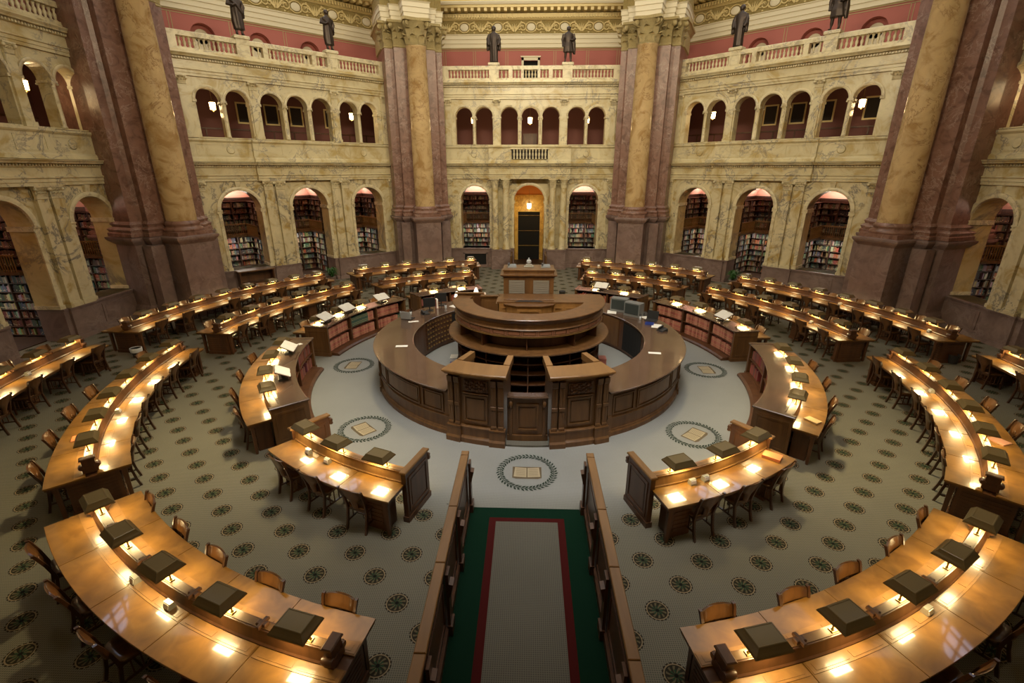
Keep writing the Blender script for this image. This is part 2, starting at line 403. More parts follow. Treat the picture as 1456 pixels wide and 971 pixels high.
# ------------------------------------------------------------------ reading desks (middle and outer rings)
ZD=.70
def mirror(side,a): return a if side>0 else -a
def box_polar(mb,r,a,hr,ht,z0,z1,mi=0):
    x,y,_=pol(r,a); mb.box(-ht,ht,-hr,hr,z0,z1,mi,T(x,y,0,rad(a)))
def sideword(s): return 'right' if s>0 else 'left'
SEG={1:'front',2:'side',3:'rear',4:'far'}
DESKLABEL={}
def ring_desk(ring,seg,side,r0,rm,r1,a0,a1,lamps,extra_end=True):
    nm='%s %s %s desk'%({'B':'middle-ring','C':'outer-ring'}[ring],sideword(side),SEG[seg])
    lab='long curved double-sided reading desk with lamps, %s ring, %s %s segment of the room'%({'B':'middle','C':'outer'}[ring],SEG[seg],sideword(side))
    root=link('reading_desk',None); tag(root,lab,'desk','curved double-sided reading desks')
    A0,A1=mirror(side,a0),mirror(side,a1)
    n=len(lamps); npan=max(2,n)
    m=MB()
    for k in range(npan):
        b0=a0+(a1-a0)*k/npan+.03; b1=a0+(a1-a0)*(k+1)/npan-.03
        for q0,q1 in((r0,rm-.075),(rm+.075,r1)):
            m.arc([(q0,ZD-.026),(q1,ZD-.026),(q1,ZD-.004),(q1-.004,ZD),(q0+.004,ZD),(q0,ZD-.004)],mirror(side,b0),mirror(side,b1),5)
    link('desktop',m.mesh('desktop',M_desk),root)
    m=MB(); m.sector(r0+.012,r1-.012,mirror(side,a0+.1),mirror(side,a1-.1),ZD-.060,ZD-.0265,24)
    link('desktop_edge',m.mesh('desktop_edge',M_wood),root)
    m=MB(); m.arc([(rm-.075,ZD-.02),(rm-.088,ZD-.02),(rm-.088,ZD+.02),(rm-.072,ZD+.035),(rm-.068,ZD+.05),(rm-.045,.86),(rm-.055,.87),(rm-.055,.887),(rm+.055,.887),(rm+.055,.87),(rm+.045,.86),(rm+.068,ZD+.05),(rm+.072,ZD+.035),(rm+.088,ZD+.02),(rm+.088,ZD-.02),(rm+.075,ZD-.02)],mirror(side,a0+.9),mirror(side,a1-.9),28)
    dv=link('divider',m.mesh('divider',M_wood),root)
    m=MB(); m.sector(rm-.04,rm+.04,mirror(side,a0+1.1),mirror(side,a1-1.1),.887,.895,28)
    link('ledge',m.mesh('ledge',M_ledge),dv)
    for k in range(1,npan):
        am=mirror(side,a0+(a1-a0)*k/npan); x,y,_=pol(rm,am); Mx=T(x,y,0,rad(am)); m=MB()
        m.bbox(-.022,.022,-.075,.075,.896,.933,.008,0,Mx); m.bbox(-.06,.06,-.03,.03,.896,.927,.008,0,Mx)
        link('bracket',m.mesh('bracket',M_wood),dv)
    if ring=='B':
        for k in range(npan):
            b0=a0+(a1-a0)*k/npan+.12; b1=a0+(a1-a0)*(k+1)/npan-.12
            for q0,q1 in((rm-.215,rm-.09),(rm+.09,rm+.215)):
                m=MB(); m.sector(q0,q1,mirror(side,b0),mirror(side,b1),ZD+.0005,ZD+.005,5)
                w=b1-b0
                for f0,f1 in((.05,.47),(.53,.95)): m.sector(q0+.025,q1-.025,mirror(side,b0+w*f0),mirror(side,b0+w*f1),ZD+.0052,ZD+.0085,4)
                link('cover_strip',m.mesh('cover_strip',M_honey),root)
    for a in(a0+1.1,a1-1.1):
        m=MB(); x,y,_=pol(rm,mirror(side,a)); Mx=T(x,y,0,rad(mirror(side,a)))
        m.box(-.055,.055,-.10,.10,ZD,.80,0,Mx); m.box(-.045,.045,-.085,.085,.80,.93,0,Mx); m.bbox(-.06,.06,-.105,.105,.925,.955,.012,0,Mx)
        for s in(-1,1): m.lathe([(.035,-.06),(.045,-.03),(.045,.03),(.035,.06)],10,0,True,Mx@T(0,s*.10,.80)@Matrix.Rotation(PI/2,4,'Y'))
        link('finial',m.mesh('finial',M_wood),root)
    # pedestals under the top
    nb=max(2,int(round((a1-a0)*rm*PI/180/2.2))+1)
    for k in range(nb):
        e_=math.degrees(.21/rm); a=a0+e_+(a1-a0-2*e_)*k/(nb-1); am=mirror(side,a); x,y,_=pol(rm,am); Mx=T(x,y,0,rad(am)); m=MB()
        H=.34 if k in(0,nb-1) else .19
        wt=.115 if H>.3 else .18
        m.box(-wt-.02,wt+.02,-H-.02,H+.02,0.0,.09,0,Mx); m.box(-wt,wt,-H,H,.09,ZD-.061,0,Mx)
        for i in range(7):
            z=.15+i*.062
            for s in(-1,1): m.box(-wt+.03,wt-.03,s*H-.008,s*H+.008,z,z+.035,0,Mx); m.box(s*wt-.008,s*wt+.008,-H+.05,H-.05,z,z+.035,0,Mx)
        link('pedestal',m.mesh('pedestal',M_wood),root)
    for a in(a0+.8,a1-.8):
        for r in(r0+.12,r1-.12):
            x,y,_=pol(r,mirror(side,a)); m=MB()
            m.loft([[(sx*k,sy*k,z) for sx,sy in((-1,-1),(1,-1),(1,1),(-1,1))] for z,k in((0,.022),(.05,.028),(.5,.034),(ZD-.061,.04))],0,False,True,True,T(x,y,0,rad(mirror(side,a))))
            link('leg',m.mesh('leg',M_wood),root)
    for i,a in enumerate(lamps):
        am=mirror(side,a); x,y,_=pol(rm,am)
        build(LAMP,T(x,y,.895,rad(am)),'brown metal desk lamp, %s from near end of the %s'%(ORD[i],nm),'lamp','desk lamps on the divider of the '+nm)
    return nm
def chairs(nm,side,angs,r,outer,which):
    ends={} 
    for i,a in enumerate(angs):
        if a is None: continue
        am=mirror(side,a)+random.uniform(-.35,.35); rr=r+random.uniform(-.03,.03)
        x,y,_=pol(rr,am); th=rad(am)+(0 if outer else PI)+random.uniform(-.06,.06)
        build(CHAIR,T(x,y,0,th),'dark wooden chair, %s from near end, %s side of the %s'%(ORD[i],which,nm),'chair','chairs along the '+nm)

B=[8.9,9.42,10.0]; CR=[11.72,12.30,12.95]
lin=lambda a,s,n:[a+s*k for k in range(n)]
SPEC=[('B',1,10.6,41.4,[14.1,20.2,26.4,32.5,38.8]),('B',2,47.7,86.2,lin(52,6.2,6)),('B',3,94,132,lin(97.9,6.3,6)),('B',4,137.4,165,[142.5,149,155.7,162.4]),
      ('C',2,66,88,[70.6,75.6,80.6,85.7]),('C',3,93.2,133,lin(97.4,4.75,8)),('C',4,138,168.2,[140.9,145.8,150.8,156,161,166])]
for side in(-1,1):
    for ring,seg,a0,a1,lm in SPEC:
        r0,rm,r1=B if ring=='B' else CR
        nm=ring_desk(ring,seg,side,r0,rm,r1,a0,a1,lm)
        off={('B',1):-.6}.get((ring,seg),.0)
        skip_in={('B',3,-1):{3},('C',3,-1):{2,6},('C',3,1):{5},('B',3,1):{2}}.get((ring,seg,side),set())
        skip_out={('B',2,-1):{4},('C',4,-1):{1},('B',1,1):set(),('C',4,1):{4}}.get((ring,seg,side),set())
        chairs(nm,side,[None if i in skip_in else a+off for i,a in enumerate(lm)],r0+.26,False,'inner')
        chairs(nm,side,[None if i in skip_out else a+off for i,a in enumerate(lm)],r1-.13,True,'outer')

# ------------------------------------------------------------------ inner ring: desks backed by bookcases
def inner_desk(seg,side,a0,a1,lamps):
    nm='inner-ring %s %s desk'%(sideword(side),SEG[seg])
    root=link('reading_desk',None)
    mm=lambda a:mirror(side,a)
    if seg==1: tag(root,'short curved reading desk with tall panelled ends, just %s of the railed aisle'%sideword(side),'desk')
    else: tag(root,'curved reading desk backed by low bookcase of bound volumes, inner ring, %s %s'%(sideword(side),SEG[seg]),'desk','inner ring desks with bookcases')
    n=len(lamps); npan=max(2,n)
    m=MB()
    for k in range(npan):
        b0=a0+(a1-a0)*k/npan+.04; b1=a0+(a1-a0)*(k+1)/npan-.04
        m.arc([(6.655,ZD-.026),(7.13,ZD-.026),(7.13,ZD-.004),(7.126,ZD),(6.655,ZD)],mm(b0),mm(b1),6)
    link('desktop',m.mesh('desktop',M_desk),root)
    m=MB(); m.sector(6.655,7.115,mm(a0+.1),mm(a1-.1),ZD-.065,ZD-.0265,20); link('desktop_edge',m.mesh('desktop_edge',M_wood),root)
    m=MB(); m.arc([(6.50,ZD-.02),(6.665,ZD-.02),(6.665,ZD+.02),(6.65,ZD+.035),(6.646,ZD+.05),(6.625,.86),(6.635,.87),(6.635,.887),(6.50,.887)],mm(a0+.4),mm(a1-.4),22)
    dv=link('divider',m.mesh('divider',M_honey if seg==1 else M_wood),root)
    m=MB(); m.sector(6.54,6.62,mm(a0+.6),mm(a1-.6),.887,.895,22); link('ledge',m.mesh('ledge',M_ledge),dv)
    # end panels
    for a,s in((a0,1),(a1,-1)):
        rin=5.98
        for_r0,for_r1=rin,6.69
        x,y,_=pol((for_r0+for_r1)/2,mm(a)); Mx=T(x,y,0,rad(mm(a))); h=(for_r1-for_r0)/2
        m=MB(); m.box(-.04,.04,-h,h,.0,.90,0,Mx); m.box(-.055,.055,-h-.015,h+.015,0,.10,0,Mx)
        for q in(-1,1):
            # raised panel frame
            X=q*.04
            for bx in((-h+.06,-h+.10,.16,.80),(h-.10,h-.06,.16,.80),(-h+.10,h-.10,.16,.20),(-h+.10,h-.10,.76,.80)):
                m.box(min(X,X+q*.012),max(X,X+q*.012),bx[0],bx[1],bx[2],bx[3],0,Mx)
            m.box(min(X,X+q*.006),max(X,X+q*.006),-h+.14,h-.14,.24,.72,0,Mx)
        link('end_panel',m.mesh('end_panel',M_wood2 if seg!=1 else M_wood),root)
        m=MB(); m.bbox(-.06,.06,-h-.03,h+.03,.901,.935,.012,0,Mx); link('end_cap',m.mesh('end_cap',M_rail if seg==1 else M_wood3),root)
        if seg==1:
            m=MB()
            for z in(.80,.745): m.lathe([(.030,-.055),(.042,-.03),(.042,.03),(.030,.055)],10,0,True,Mx@T(0,h+.035,z)@Matrix.Rotation(PI/2,4,'Y'))
            link('scroll',m.mesh('scroll',M_wood),root)
    for k in range(2):
        m=MB(); b0=a0+1.5+k*(a1-a0-6.0)
        m.sector(6.70,6.98,mm(b0),mm(b0+3.0),0,ZD-.066,4)
        for i in range(6): m.sector(6.975,6.988,mm(b0+.4),mm(b0+2.6),.12+i*.075,.16+i*.075,4)
        link('pedestal',m.mesh('pedestal',M_wood),root)
    for a in(a0+.8,a1-.8):
        x,y,_=pol(7.04,mm(a)); m=MB()
        m.loft([[(sx*k,sy*k,z) for sx,sy in((-1,-1),(1,-1),(1,1),(-1,1))] for z,k in((0,.020),(.05,.026),(.5,.03),(ZD-.066,.035))],0,False,True,True,T(x,y,0,rad(mm(a))))
        link('leg',m.mesh('leg',M_wood),root)
    if seg!=1:
        m=MB(); m.arc([(5.97,.885),(6.495,.885),(6.495,.92),(5.98,.92),(5.955,.91),(5.955,.895)],mm(a0-.35),mm(a1+.35),24); link('counter_top',m.mesh('counter_top',M_wood3),root)
        m=MB(); m.sector(6.44,6.49,mm(a0+.35),mm(a1-.35),.0,.884,22); m.sector(5.99,6.44,mm(a0+.35),mm(a1-.35),.0,.11,22)
        m.sector(6.0,6.44,mm(a0+.35),mm(a1-.35),.49,.512,22)
        m.arc([(5.74,0),(5.99,0),(5.99,.10),(5.80,.085),(5.74,.05)],mm(a0+.6),mm(a1-.6),22)
        nb=3 if seg in(2,3) else 2
        for k in range(1,nb):
            a=a0+(a1-a0)*k/nb; m.sector(5.985,6.44,mm(a-.28),mm(a+.28),.10,.884,2)
        link('bookcase',m.mesh('bookcase',M_wood),root)
    for i,a in enumerate(lamps):
        x,y,_=pol(6.578,mm(a)); build(LAMP,T(x,y,.895,rad(mm(a))),'brown metal desk lamp, %s from near end of the %s'%(ORD[i],nm),'lamp','desk lamps on the '+nm)
    return nm
INNER={1:(16.6,39.6,[21,28.9,36.5]),2:(48.6,87,[55.9,64.5,73.6,82.2]),3:(96.6,131.8,lin(101,8.7,4)),4:(138.2,162,[146,156])}
for side in(-1,1):
    for seg,(a0,a1,lm) in INNER.items():
        nm=inner_desk(seg,side,a0,a1,lm)
        angs={1:[22.0,28.9,35.6],2:[53.4,61.6,70.4,79.2],3:lin(102,8.7,4),4:[145,155]}[seg]
        if seg==3 and side<0: angs[2]=None
        chairs(nm,side,angs,6.93,True,'outer')
# one chair pulled away at the far end of the left side desk
x,y,_=pol(6.75,-91.0); build(CHAIR,T(x,y,0,rad(-45)),'dark wooden chair with lit seat in the gap between left inner-ring desks','chair')

# books in the inner bookcases
book_me={}
REDS=[M_redbk]+[plain('red_binding_%s'%n_,c_,.5) for n_,c_ in(('faded',(.56,.23,.18)),('deep',(.30,.085,.065)))]
def book_mesh(w,h,d,mt,key):
    if key in book_me: return book_me[key]
    m=MB()
    m.loft([[(-w/2,0,z),(-w/2*.9,-.006,z),(w/2*.9,-.006,z),(w/2,0,z),(w/2,d,z),(-w/2,d,z)] for z in(0,h)])
    for z in(.12*h,.30*h,.7*h,.86*h): m.box(-w/2*.92,w/2*.92,-.010,-.004,z,z+.008,1)
    book_me[key]=m.mesh('book',[mt,M_goldp]); return book_me[key]
WB=.060
for side in(-1,1):
    a0,a1=INNER[3][:2]; nb=3
    for bay in range(nb):
        b0=a0+(a1-a0)*bay/nb+.55; b1=a0+(a1-a0)*(bay+1)/nb-.55
        step=math.degrees(WB*1.04/6.05); cnt=int((b1-b0)/step)
        for sh,(z,h) in enumerate(((.111,.30),(.513,.29))):
            for k in range(cnt):
                if side<0 and bay==2 and sh==1 and k>cnt-3: continue
                green = side<0 and ((bay==1 and sh==1 and 0<=k<cnt-4) or (bay==2 and sh==0 and k>cnt-4))
                hh=h*random.choice((1,1,1,.97,.95))
                a=mirror(side,b0+step*(k+.5)); x,y,_=pol(6.03,a)
                ri=random.randrange(3); me=book_mesh(WB*.93,round(hh,3),.22,M_grnbk if green else REDS[ri],(round(hh,3),green,ri))
                o=link('book',me,None,T(x,y,z,rad(a)+PI))
                shelf='%s shelf row, %s bay of the %s rear inner bookcase'%(('lower','upper')[sh],('near','middle','far')[bay],sideword(side))
                tag(o,'%s volume, %s'%('green-bound' if green else 'red-bound',shelf),'book',('green' if green else 'red')+' bound volumes on the '+shelf)
# ------------------------------------------------------------------ mass of books (alcoves and other inner shelves)
class Books:
    pal=[(.12,.06,.035),(.15,.055,.04),(.09,.055,.03),(.05,.04,.035),(.24,.18,.10),(.12,.10,.07),(.045,.055,.075),(.30,.25,.17),(.07,.08,.05),(.17,.10,.05),(.08,.035,.03),(.03,.03,.035)]
    def __init__(s): s.v=[];s.f=[];s.c=[]
    def row(s,p,d,nrm,L,h,depth=.2,wid=(.03,.065),pal=None,fill=.94):
        p=Vector(p);d=Vector(d);nn=Vector(nrm);t=0.0;col=random.choice(pal or s.pal);run=0
        while t<L-.03:
            w=random.uniform(*wid)
            if run<=0: col=random.choice(pal or s.pal); run=random.choice((1,1,2,3,5))
            run-=1
            if random.random()>fill: t+=w*random.choice((1,2,3)); continue
            hh=h*random.uniform(.72,.97); a=p+d*t; b=p+d*min(t+w*.93,L)
            o=len(s.v); q=-nn*depth
            for pt in(a,b,b+q,a+q):
                s.v.append(tuple(pt))
            for pt in(a,b,b+q,a+q):
                s.v.append((pt.x,pt.y,pt.z+hh))
            fs=[(0,1,5,4),(1,2,6,5),(3,0,4,7),(4,5,6,7),(2,3,7,6)]
            s.f+=[tuple(i+o for i in f) for f in fs]
            c=tuple(max(.008,x*random.uniform(.45,1.05)) for x in col); s.c+=[c]*5
            if fill<.96 and random.random()<.55 and w>.022:
                zz=pt.z+hh*random.uniform(.12,.3); zl=hh*.16; e=nn*.002; g=.12*(b-a); o=len(s.v)
                s.v+=[tuple(v) for v in(a+g+e,b-g+e,b-g+e,a+g+e)]
                for q_,h_ in((0,0),(1,0),(2,zl),(3,zl)): x_,y_,_z=s.v[o+q_]; s.v[o+q_]=(x_,y_,zz+h_)
                s.f.append((o,o+1,o+2,o+3)); s.c.append((.40,.35,.24))
            t+=w
    def obj(s,name):
        me=bpy.data.meshes.new(name); me.from_pydata(s.v,[],s.f); me.materials.append(M_books)
        at=me.attributes.new('col','FLOAT_COLOR','FACE'); at.data.foreach_set('color',[x for c in s.c for x in(*c,1.0)])
        me.update(); return link(name,me)
inner_books=Books(); redp=[(.46,.15,.115),(.42,.13,.10),(.50,.18,.13)]
for side in(-1,1):
    for seg in(2,4):
        a0,a1,_=INNER[seg]; nb=3 if seg==2 else 2
        for bay in range(nb):
            b0=a0+(a1-a0)*bay/nb+.6; b1=a0+(a1-a0)*(bay+1)/nb-.6
            k=6
            for z,h in((.112,.31),(.514,.30)):
                for i in range(k):
                    c0=mirror(side,b0+(b1-b0)*i/k); c1=mirror(side,b0+(b1-b0)*(i+1)/k)
                    p0=Vector(pol(6.05,c0,z)); p1=Vector(pol(6.05,c1,z)); d=(p1-p0); L=d.length; d.normalize(); nr=-Vector(pol(1,(c0+c1)/2,0))
                    inner_books.row(p0,d,nr,L-.005,h,.2,(.045,.06),redp if (seg==4 or bay>0) else None,.97)
tag(inner_books.obj('shelved_books'),'rows of mostly red bound volumes filling the side and far inner-ring bookcases','books','bound volumes in the inner ring','stuff')

# ------------------------------------------------------------------ the central circular desk
root=link('service_counter',None); tag(root,'large ring-shaped panelled wooden counter around the middle of the room','counter')
m=MB()
secs=[(23.8,67),(67,112),(112,157),(157,203),(203,248),(248,293),(293,336.2)]
for b0,b1 in secs:
    m.arc([(3.12,1.035),(4.13,1.035),(4.15,1.045),(4.15,1.06),(4.13,1.07),(3.14,1.07),(3.12,1.06)],b0+.05,b1-.05,14,0)
link('counter_top',m.mesh('counter_top',M_wood3),root)
m=MB(); m.sector(3.95,4.02,23.8,336.2,.10,1.034,80)
m.arc([(3.95,0),(4.08,0),(4.08,.09),(4.05,.12),(4.05,.135),(4.02,.15),(3.95,.15)],23.8,336.2,80)
m.arc([(4.02,.40),(4.06,.405),(4.06,.43),(4.02,.445)],23.8,336.2,80)
m.arc([(4.02,.96),(4.045,.965),(4.07,1.0),(4.09,1.034),(4.02,1.034)],23.8,336.2,80)
link('panelling',m.mesh('panelling',M_wood2),root)
# raised panels on the outer face
for b0,b1 in secs:
    w=b1-b0
    segs=[(.05,.24),(.27,.73),(.76,.95)]
    m=MB()
    for q0,q1 in segs:
        a,b=b0+w*q0,b0+w*q1
        da=math.degrees(.028/4.02)
        for z0,z1,aa,bb in((.49,.92,a,a+da),(.49,.92,b-da,b),(.49,.515,a+da,b-da),(.895,.92,a+da,b-da)): m.sector(4.018,4.048,aa,bb,z0,z1,4)
        m.sector(4.018,4.034,a+2.6*da,b-2.6*da,.545,.865,5)
    link('raised_panel',m.mesh('raised_panel',M_wood2),root)
    for e in(b0,):
        m=MB(); m.sector(4.018,4.075,e-.2 if e>30 else e+.1,e+1.6,.0,1.034,3); m.sector(4.075,4.095,e-.1 if e>30 else e+.1,e+1.5,.43,.50,3); m.sector(4.075,4.10,e-.1 if e>30 else e+.1,e+1.5,0,.14,3)
        link('pilaster',m.mesh('pilaster',M_wood2),root)
# inner side: drawers and cupboards
m=MB(); m.sector(3.16,3.22,24.2,335.8,.06,1.034,80); m.sector(3.20,3.9,24.2,335.8,0,.06,60); link('inner_case',m.mesh('inner_case',M_wood),root)
for i in range(9):
    for j in range(6):
        a=-106-i*2.6+ (0); m=MB()
        m.sector(3.135,3.165,a-2.35,a,.15+j*.145,.275+j*.145,2); o=link('drawer',m.mesh('drawer',M_wood),root)
        k=MB(); x,y,_=pol(3.125,a-1.17); k.box(-.03,.03,-.012,.012,-.015,.02,0,T(x,y,.21+j*.145,rad(a-1.17))); link('drawer_pull',k.mesh('drawer_pull',M_brass),o)
for a0,a1 in((150,163),(136,149),(118,131),(-152,-141)):
    m=MB(); m.sector(3.14,3.165,a0,a1,.12,.98,5); link('cupboard_door',m.mesh('cupboard_door',M_wood2),root)
for a0,a1 in((92,114),(-138,-128)):
    m=MB(); m.sector(3.15,3.158,a0,a1,.12,.98,6); link('niche_shade_panel',m.mesh('niche_shade_panel',M_black),root)  # flat black panel paints the shade inside a niche

# front pedestal booths either side of the gate
for side in(-1,1):
    root=link('pedestal_booth',None); tag(root,'tall carved wooden booth on the %s of the front gate, open at the top'%sideword(side),'booth')
    mm=lambda a:mirror(side,a); a0,a1=6.2,23.3
    def curve(mb,prof,b0,b1,n=6): mb.arc(prof,mm(b0),mm(b1),n)
    m=MB(); curve(m,[(4.0,.0),(4.10,.0),(4.10,1.44),(4.0,1.44)],a0+.6,a1-.4)
    for a in(a0+.6,a1-1.4): curve(m,[(3.15,0),(4.0,0),(4.0,1.44),(3.15,1.44)],a,a+1.1,2)
    curve(m,[(3.15,.62),(4.0,.62),(4.0,.66),(3.15,.66)],a0+1.7,a1-1.4)
    link('body',m.mesh('body',M_wood2),root)
    m=MB(); curve(m,[(4.08,0),(4.22,0),(4.22,.10),(4.185,.13),(4.17,.15),(4.17,.32),(4.19,.335),(4.19,.355),(4.15,.37),(4.08,.37)],a0,a1)
    for b0,b1 in((a0-.1,a0+4.3),(a1-4.3,a1+.1)): curve(m,[(4.1,0),(4.255,0),(4.255,.10),(4.22,.14),(4.21,.32),(4.225,.34),(4.225,.36),(4.1,.37)],b0,b1,3)
    link('plinth',m.mesh('plinth',M_wood2),root)
    m=MB(); curve(m,[(3.66,1.44),(4.13,1.44),(4.16,1.46),(4.19,1.50),(4.26,1.54),(4.26,1.57),(4.24,1.585),(3.70,1.585),(3.66,1.57)],a0-.5,a1+.6)
    for b in(a0-.5,a1-1.6): curve(m,[(3.12,1.44),(3.655,1.44),(3.655,1.585),(3.12,1.585)],b,b+2.2,2)
    link('top_rim',m.mesh('top_rim',M_rail),root)
    m=MB(); da=.5
    b0,b1=a0+5.0,a1-5.0
    for z0,z1,p,q in((.45,1.06,b0,b0+da),(.45,1.06,b1-da,b1),(.45,.49,b0+da,b1-da),(1.02,1.06,b0+da,b1-da)): curve(m,[(4.1,z0),(4.135,z0),(4.135,z1),(4.1,z1)],p,q,3)
    curve(m,[(4.1,.53),(4.118,.53),(4.118,.98),(4.1,.98)],b0+1,b1-1,4)
    curve(m,[(4.1,1.08),(4.15,1.085),(4.15,1.11),(4.1,1.12)],b0-.3,b1+.3,4)
    link('raised_panel',m.mesh('raised_panel',M_wood2),root)
    # carved frieze panel
    m=MB(); curve(m,[(4.1,1.14),(4.125,1.14),(4.125,1.38),(4.1,1.38)],b0,b1,4)
    ac=(b0+b1)/2
    for k in range(-4,5):
        for j in(-1,0,1):
            x,y,_=pol(4.128,mm(ac+k*.68)); m.sphere((x,y,1.26+j*.07+.02*sin(k*2.1)),.028 if (k+j)%2 else .040,7,5)
    link('carved_panel',m.mesh('carved_panel',M_wood),root)
    for b in(a0+.35,a0+2.4,a1-4.0,a1-1.95):
        m=MB(); curve(m,[(4.1,.37),(4.185,.37),(4.185,.42),(4.17,.44),(4.165,.80),(4.185,.81),(4.185,.87),(4.165,.88),(4.17,1.30),(4.19,1.33),(4.20,1.44),(4.1,1.44)],b,b+1.55,2)
        for q in(.25,.75): curve(m,[(4.165,.48),(4.176,.48),(4.176,.78),(4.165,.78)],b+1.55*q-.22,b+1.55*q+.22,1); curve(m,[(4.165,.90),(4.176,.90),(4.176,1.28),(4.165,1.28)],b+1.55*q-.22,b+1.55*q+.22,1)
        link('pilaster',m.mesh('pilaster',M_wood2),root)
# gate between the booths
root=link('gate',None); tag(root,'low panelled wooden gate between the two tall carved booths','gate')
m=MB(); m.sector(3.90,3.955,-6.0,6.0,.04,1.0,8); m.sector(3.87,3.99,-6.0,6.0,.04,.17,8); link('leaf',m.mesh('leaf',M_wood2),root)
m=MB(); m.arc([(3.82,1.0),(4.0,1.0),(4.02,1.03),(4.0,1.06),(3.82,1.06)],-5.9,5.9,8); link('top_rail',m.mesh('top_rail',M_wood3),root)
m=MB(); da=.5
for z0,z1,p,q in((.27,.88,-3.2,-2.7),(.27,.88,2.7,3.2),(.27,.31,-2.7,2.7),(.84,.88,-2.7,2.7)): m.sector(3.953,3.985,p,q,z0,z1,3)
m.sector(3.953,3.97,-2.2,2.2,.36,.79,4); link('raised_panel',m.mesh('raised_panel',M_wood2),root)
for s in(-1,1):
    m=MB(); m.sector(3.953,4.0,s*4.9-.45,s*4.9+.45,.17,1.0,2); x,y,_=pol(3.99,s*4.9); m.sphere((x,y,.86),.045,8,6,0,(1,1,2)); link('bracket',m.mesh('bracket',M_wood2),root)
m=MB(); m.sector(3.80,4.16,-6.05,6.05,0.001,.04,8); st=struct(link('floor_step',m.mesh('floor_step',M_runner),fl))

# raised control desk in the middle
root=link('control_desk',None); tag(root,'tall half-round tiered wooden desk rising in the middle of the ring counter','desk')
YB=.48
def dee(r0,r1,z0,z1,n=48,aa=None):
    """D-shaped ring: circular front, straight back at y=YB"""
    m=MB(); a=math.degrees(math.acos(-YB/r1)); m.arc([(r0,z0),(r1,z0),(r1,z1),(r0,z1)],-a,a,n); return m
m=MB(); m.sector(1.50,1.55,-104,104,0,1.16,48); m.sector(1.55,1.96,-103,103,0,.06,48); m.box(-1.50,1.50,YB-.10,YB-.04,0,1.98); link('shelf_case',m.mesh('shelf_case',M_wood),root)
m=MB()
for z in(.33,.60,.87): m.sector(1.552,1.94,-100,100,z,z+.022,36)
for k in range(-6,7): m.sector(1.552,1.95,k*16-.35,k*16+.35,.06,1.16,1)
link('lower_shelves',m.mesh('lower_shelves',M_wood),root)
m=MB(); m.arc([(1.3,1.16),(2.13,1.16),(2.17,1.175),(2.18,1.20),(2.17,1.225),(2.13,1.235),(1.3,1.235)],-102,102,60); link('shelf_rim',m.mesh('shelf_rim',M_wood2),root)
m=MB(); m.arc([(1.60,1.236),(1.66,1.236),(1.66,1.58),(1.60,1.58)],-104,104,60)
for a in(-96,-66,-36,-1,36,66,96): m.sector(1.66,1.93,a-.35,a+.35,1.236,1.58,1)
link('recess',m.mesh('recess',M_wood),root)
m=MB(); m.arc([(1.60,1.58),(1.97,1.58),(1.985,1.595),(1.985,1.615),(1.965,1.625),(1.965,1.735),(1.985,1.745),(2.0,1.765),(1.985,1.785),(1.955,1.80),(1.955,1.86),(1.965,1.90),(1.99,1.93),(2.02,1.985),(1.60,1.985)],-103.5,103.5,72); link('fascia',m.mesh('fascia',M_wood2),root)
m=MB(); m.arc([(1.967,1.578),(1.994,1.578),(1.994,1.594),(1.967,1.594)],-100,100,60); link('brass_strip',m.mesh('brass_strip',M_brass),root)
M_pan=plain('panel_reddish_wood',(.26,.115,.065),.3)
for k in range(-9,10):
    m=MB(); a=k*11.0+1; m.sector(1.964,1.974,a-3.9,a+3.9,1.645,1.715,3)
    for q in(-4.9,4.9): m.sector(1.964,1.98,a+q-.4,a+q+.4,1.627,1.733,1)
    link('fascia_panel',m.mesh('fascia_panel',M_pan),root)
m=MB()
m.arc([(1.50,1.985),(2.02,1.985),(2.045,2.0),(2.05,2.02),(2.035,2.035),(1.50,2.035)],-85,74.5,64)
# solid right rear part of the top, straight back edge
pts=[(-.83,-.40),(1.445,-.40)]+[(2.04*sin(rad(a)),-2.04*cos(rad(a))) for a in(74.5,78,82,86,90,94,98,101.5,103.6)]+[(-.83,YB)]
m.prism(pts,1.985,2.035)
link('table_top',m.mesh('table_top',M_wood2),root)
m=MB(); m.arc([(1.50,1.24),(1.54,1.24),(1.54,1.984),(1.50,1.984)],-85,74.5,50)
for k in range(6):
    a=-80+k*26; m.sector(1.488,1.502,a,a+20,1.40,1.90,5)
link('well_panelling',m.mesh('well_panelling',M_honey),root)
m=MB(); m.box(-.78,1.44,-.40,-.36,1.24,1.984)
for x0,x1 in((-.74,-.50),(.66,.90),(.98,1.38)):
    for q in((x0,x1,1.86,1.90),(x0,x1,1.42,1.46),(x0,x0+.04,1.46,1.86),(x1-.04,x1,1.46,1.86)): m.box(q[0],q[1],-.42,-.40,q[2],q[3])
link('back_panelling',m.mesh('back_panelling',M_honey),root)
m=MB()
m.box(-2.0,-1.29,YB-.03,YB+.03,1.24,2.03); m.box(-1.98,-1.31,YB-.05,YB-.03,1.36,1.93); m.box(-2.05,-1.26,YB-.07,YB+.05,2.03,2.06)
m.box(-1.30,-.83,.26,.32,1.24,2.0); m.box(-1.20,-.90,.245,.26,1.45,1.88); m.box(-1.33,-.80,.22,.35,2.0,2.035); m.box(-.86,-.80,-.40,.30,1.24,1.984); m.box(-1.33,-1.27,.30,YB,1.24,2.03)
link('entry_panelling',m.mesh('entry_panelling',M_wood2),root)
m=MB(); m.prism([(1.58*sin(rad(a)),-1.58*cos(rad(a))) for a in range(-105,106,7)],1.20,1.236); link('well_floor',m.mesh('well_floor',M_wood),root)
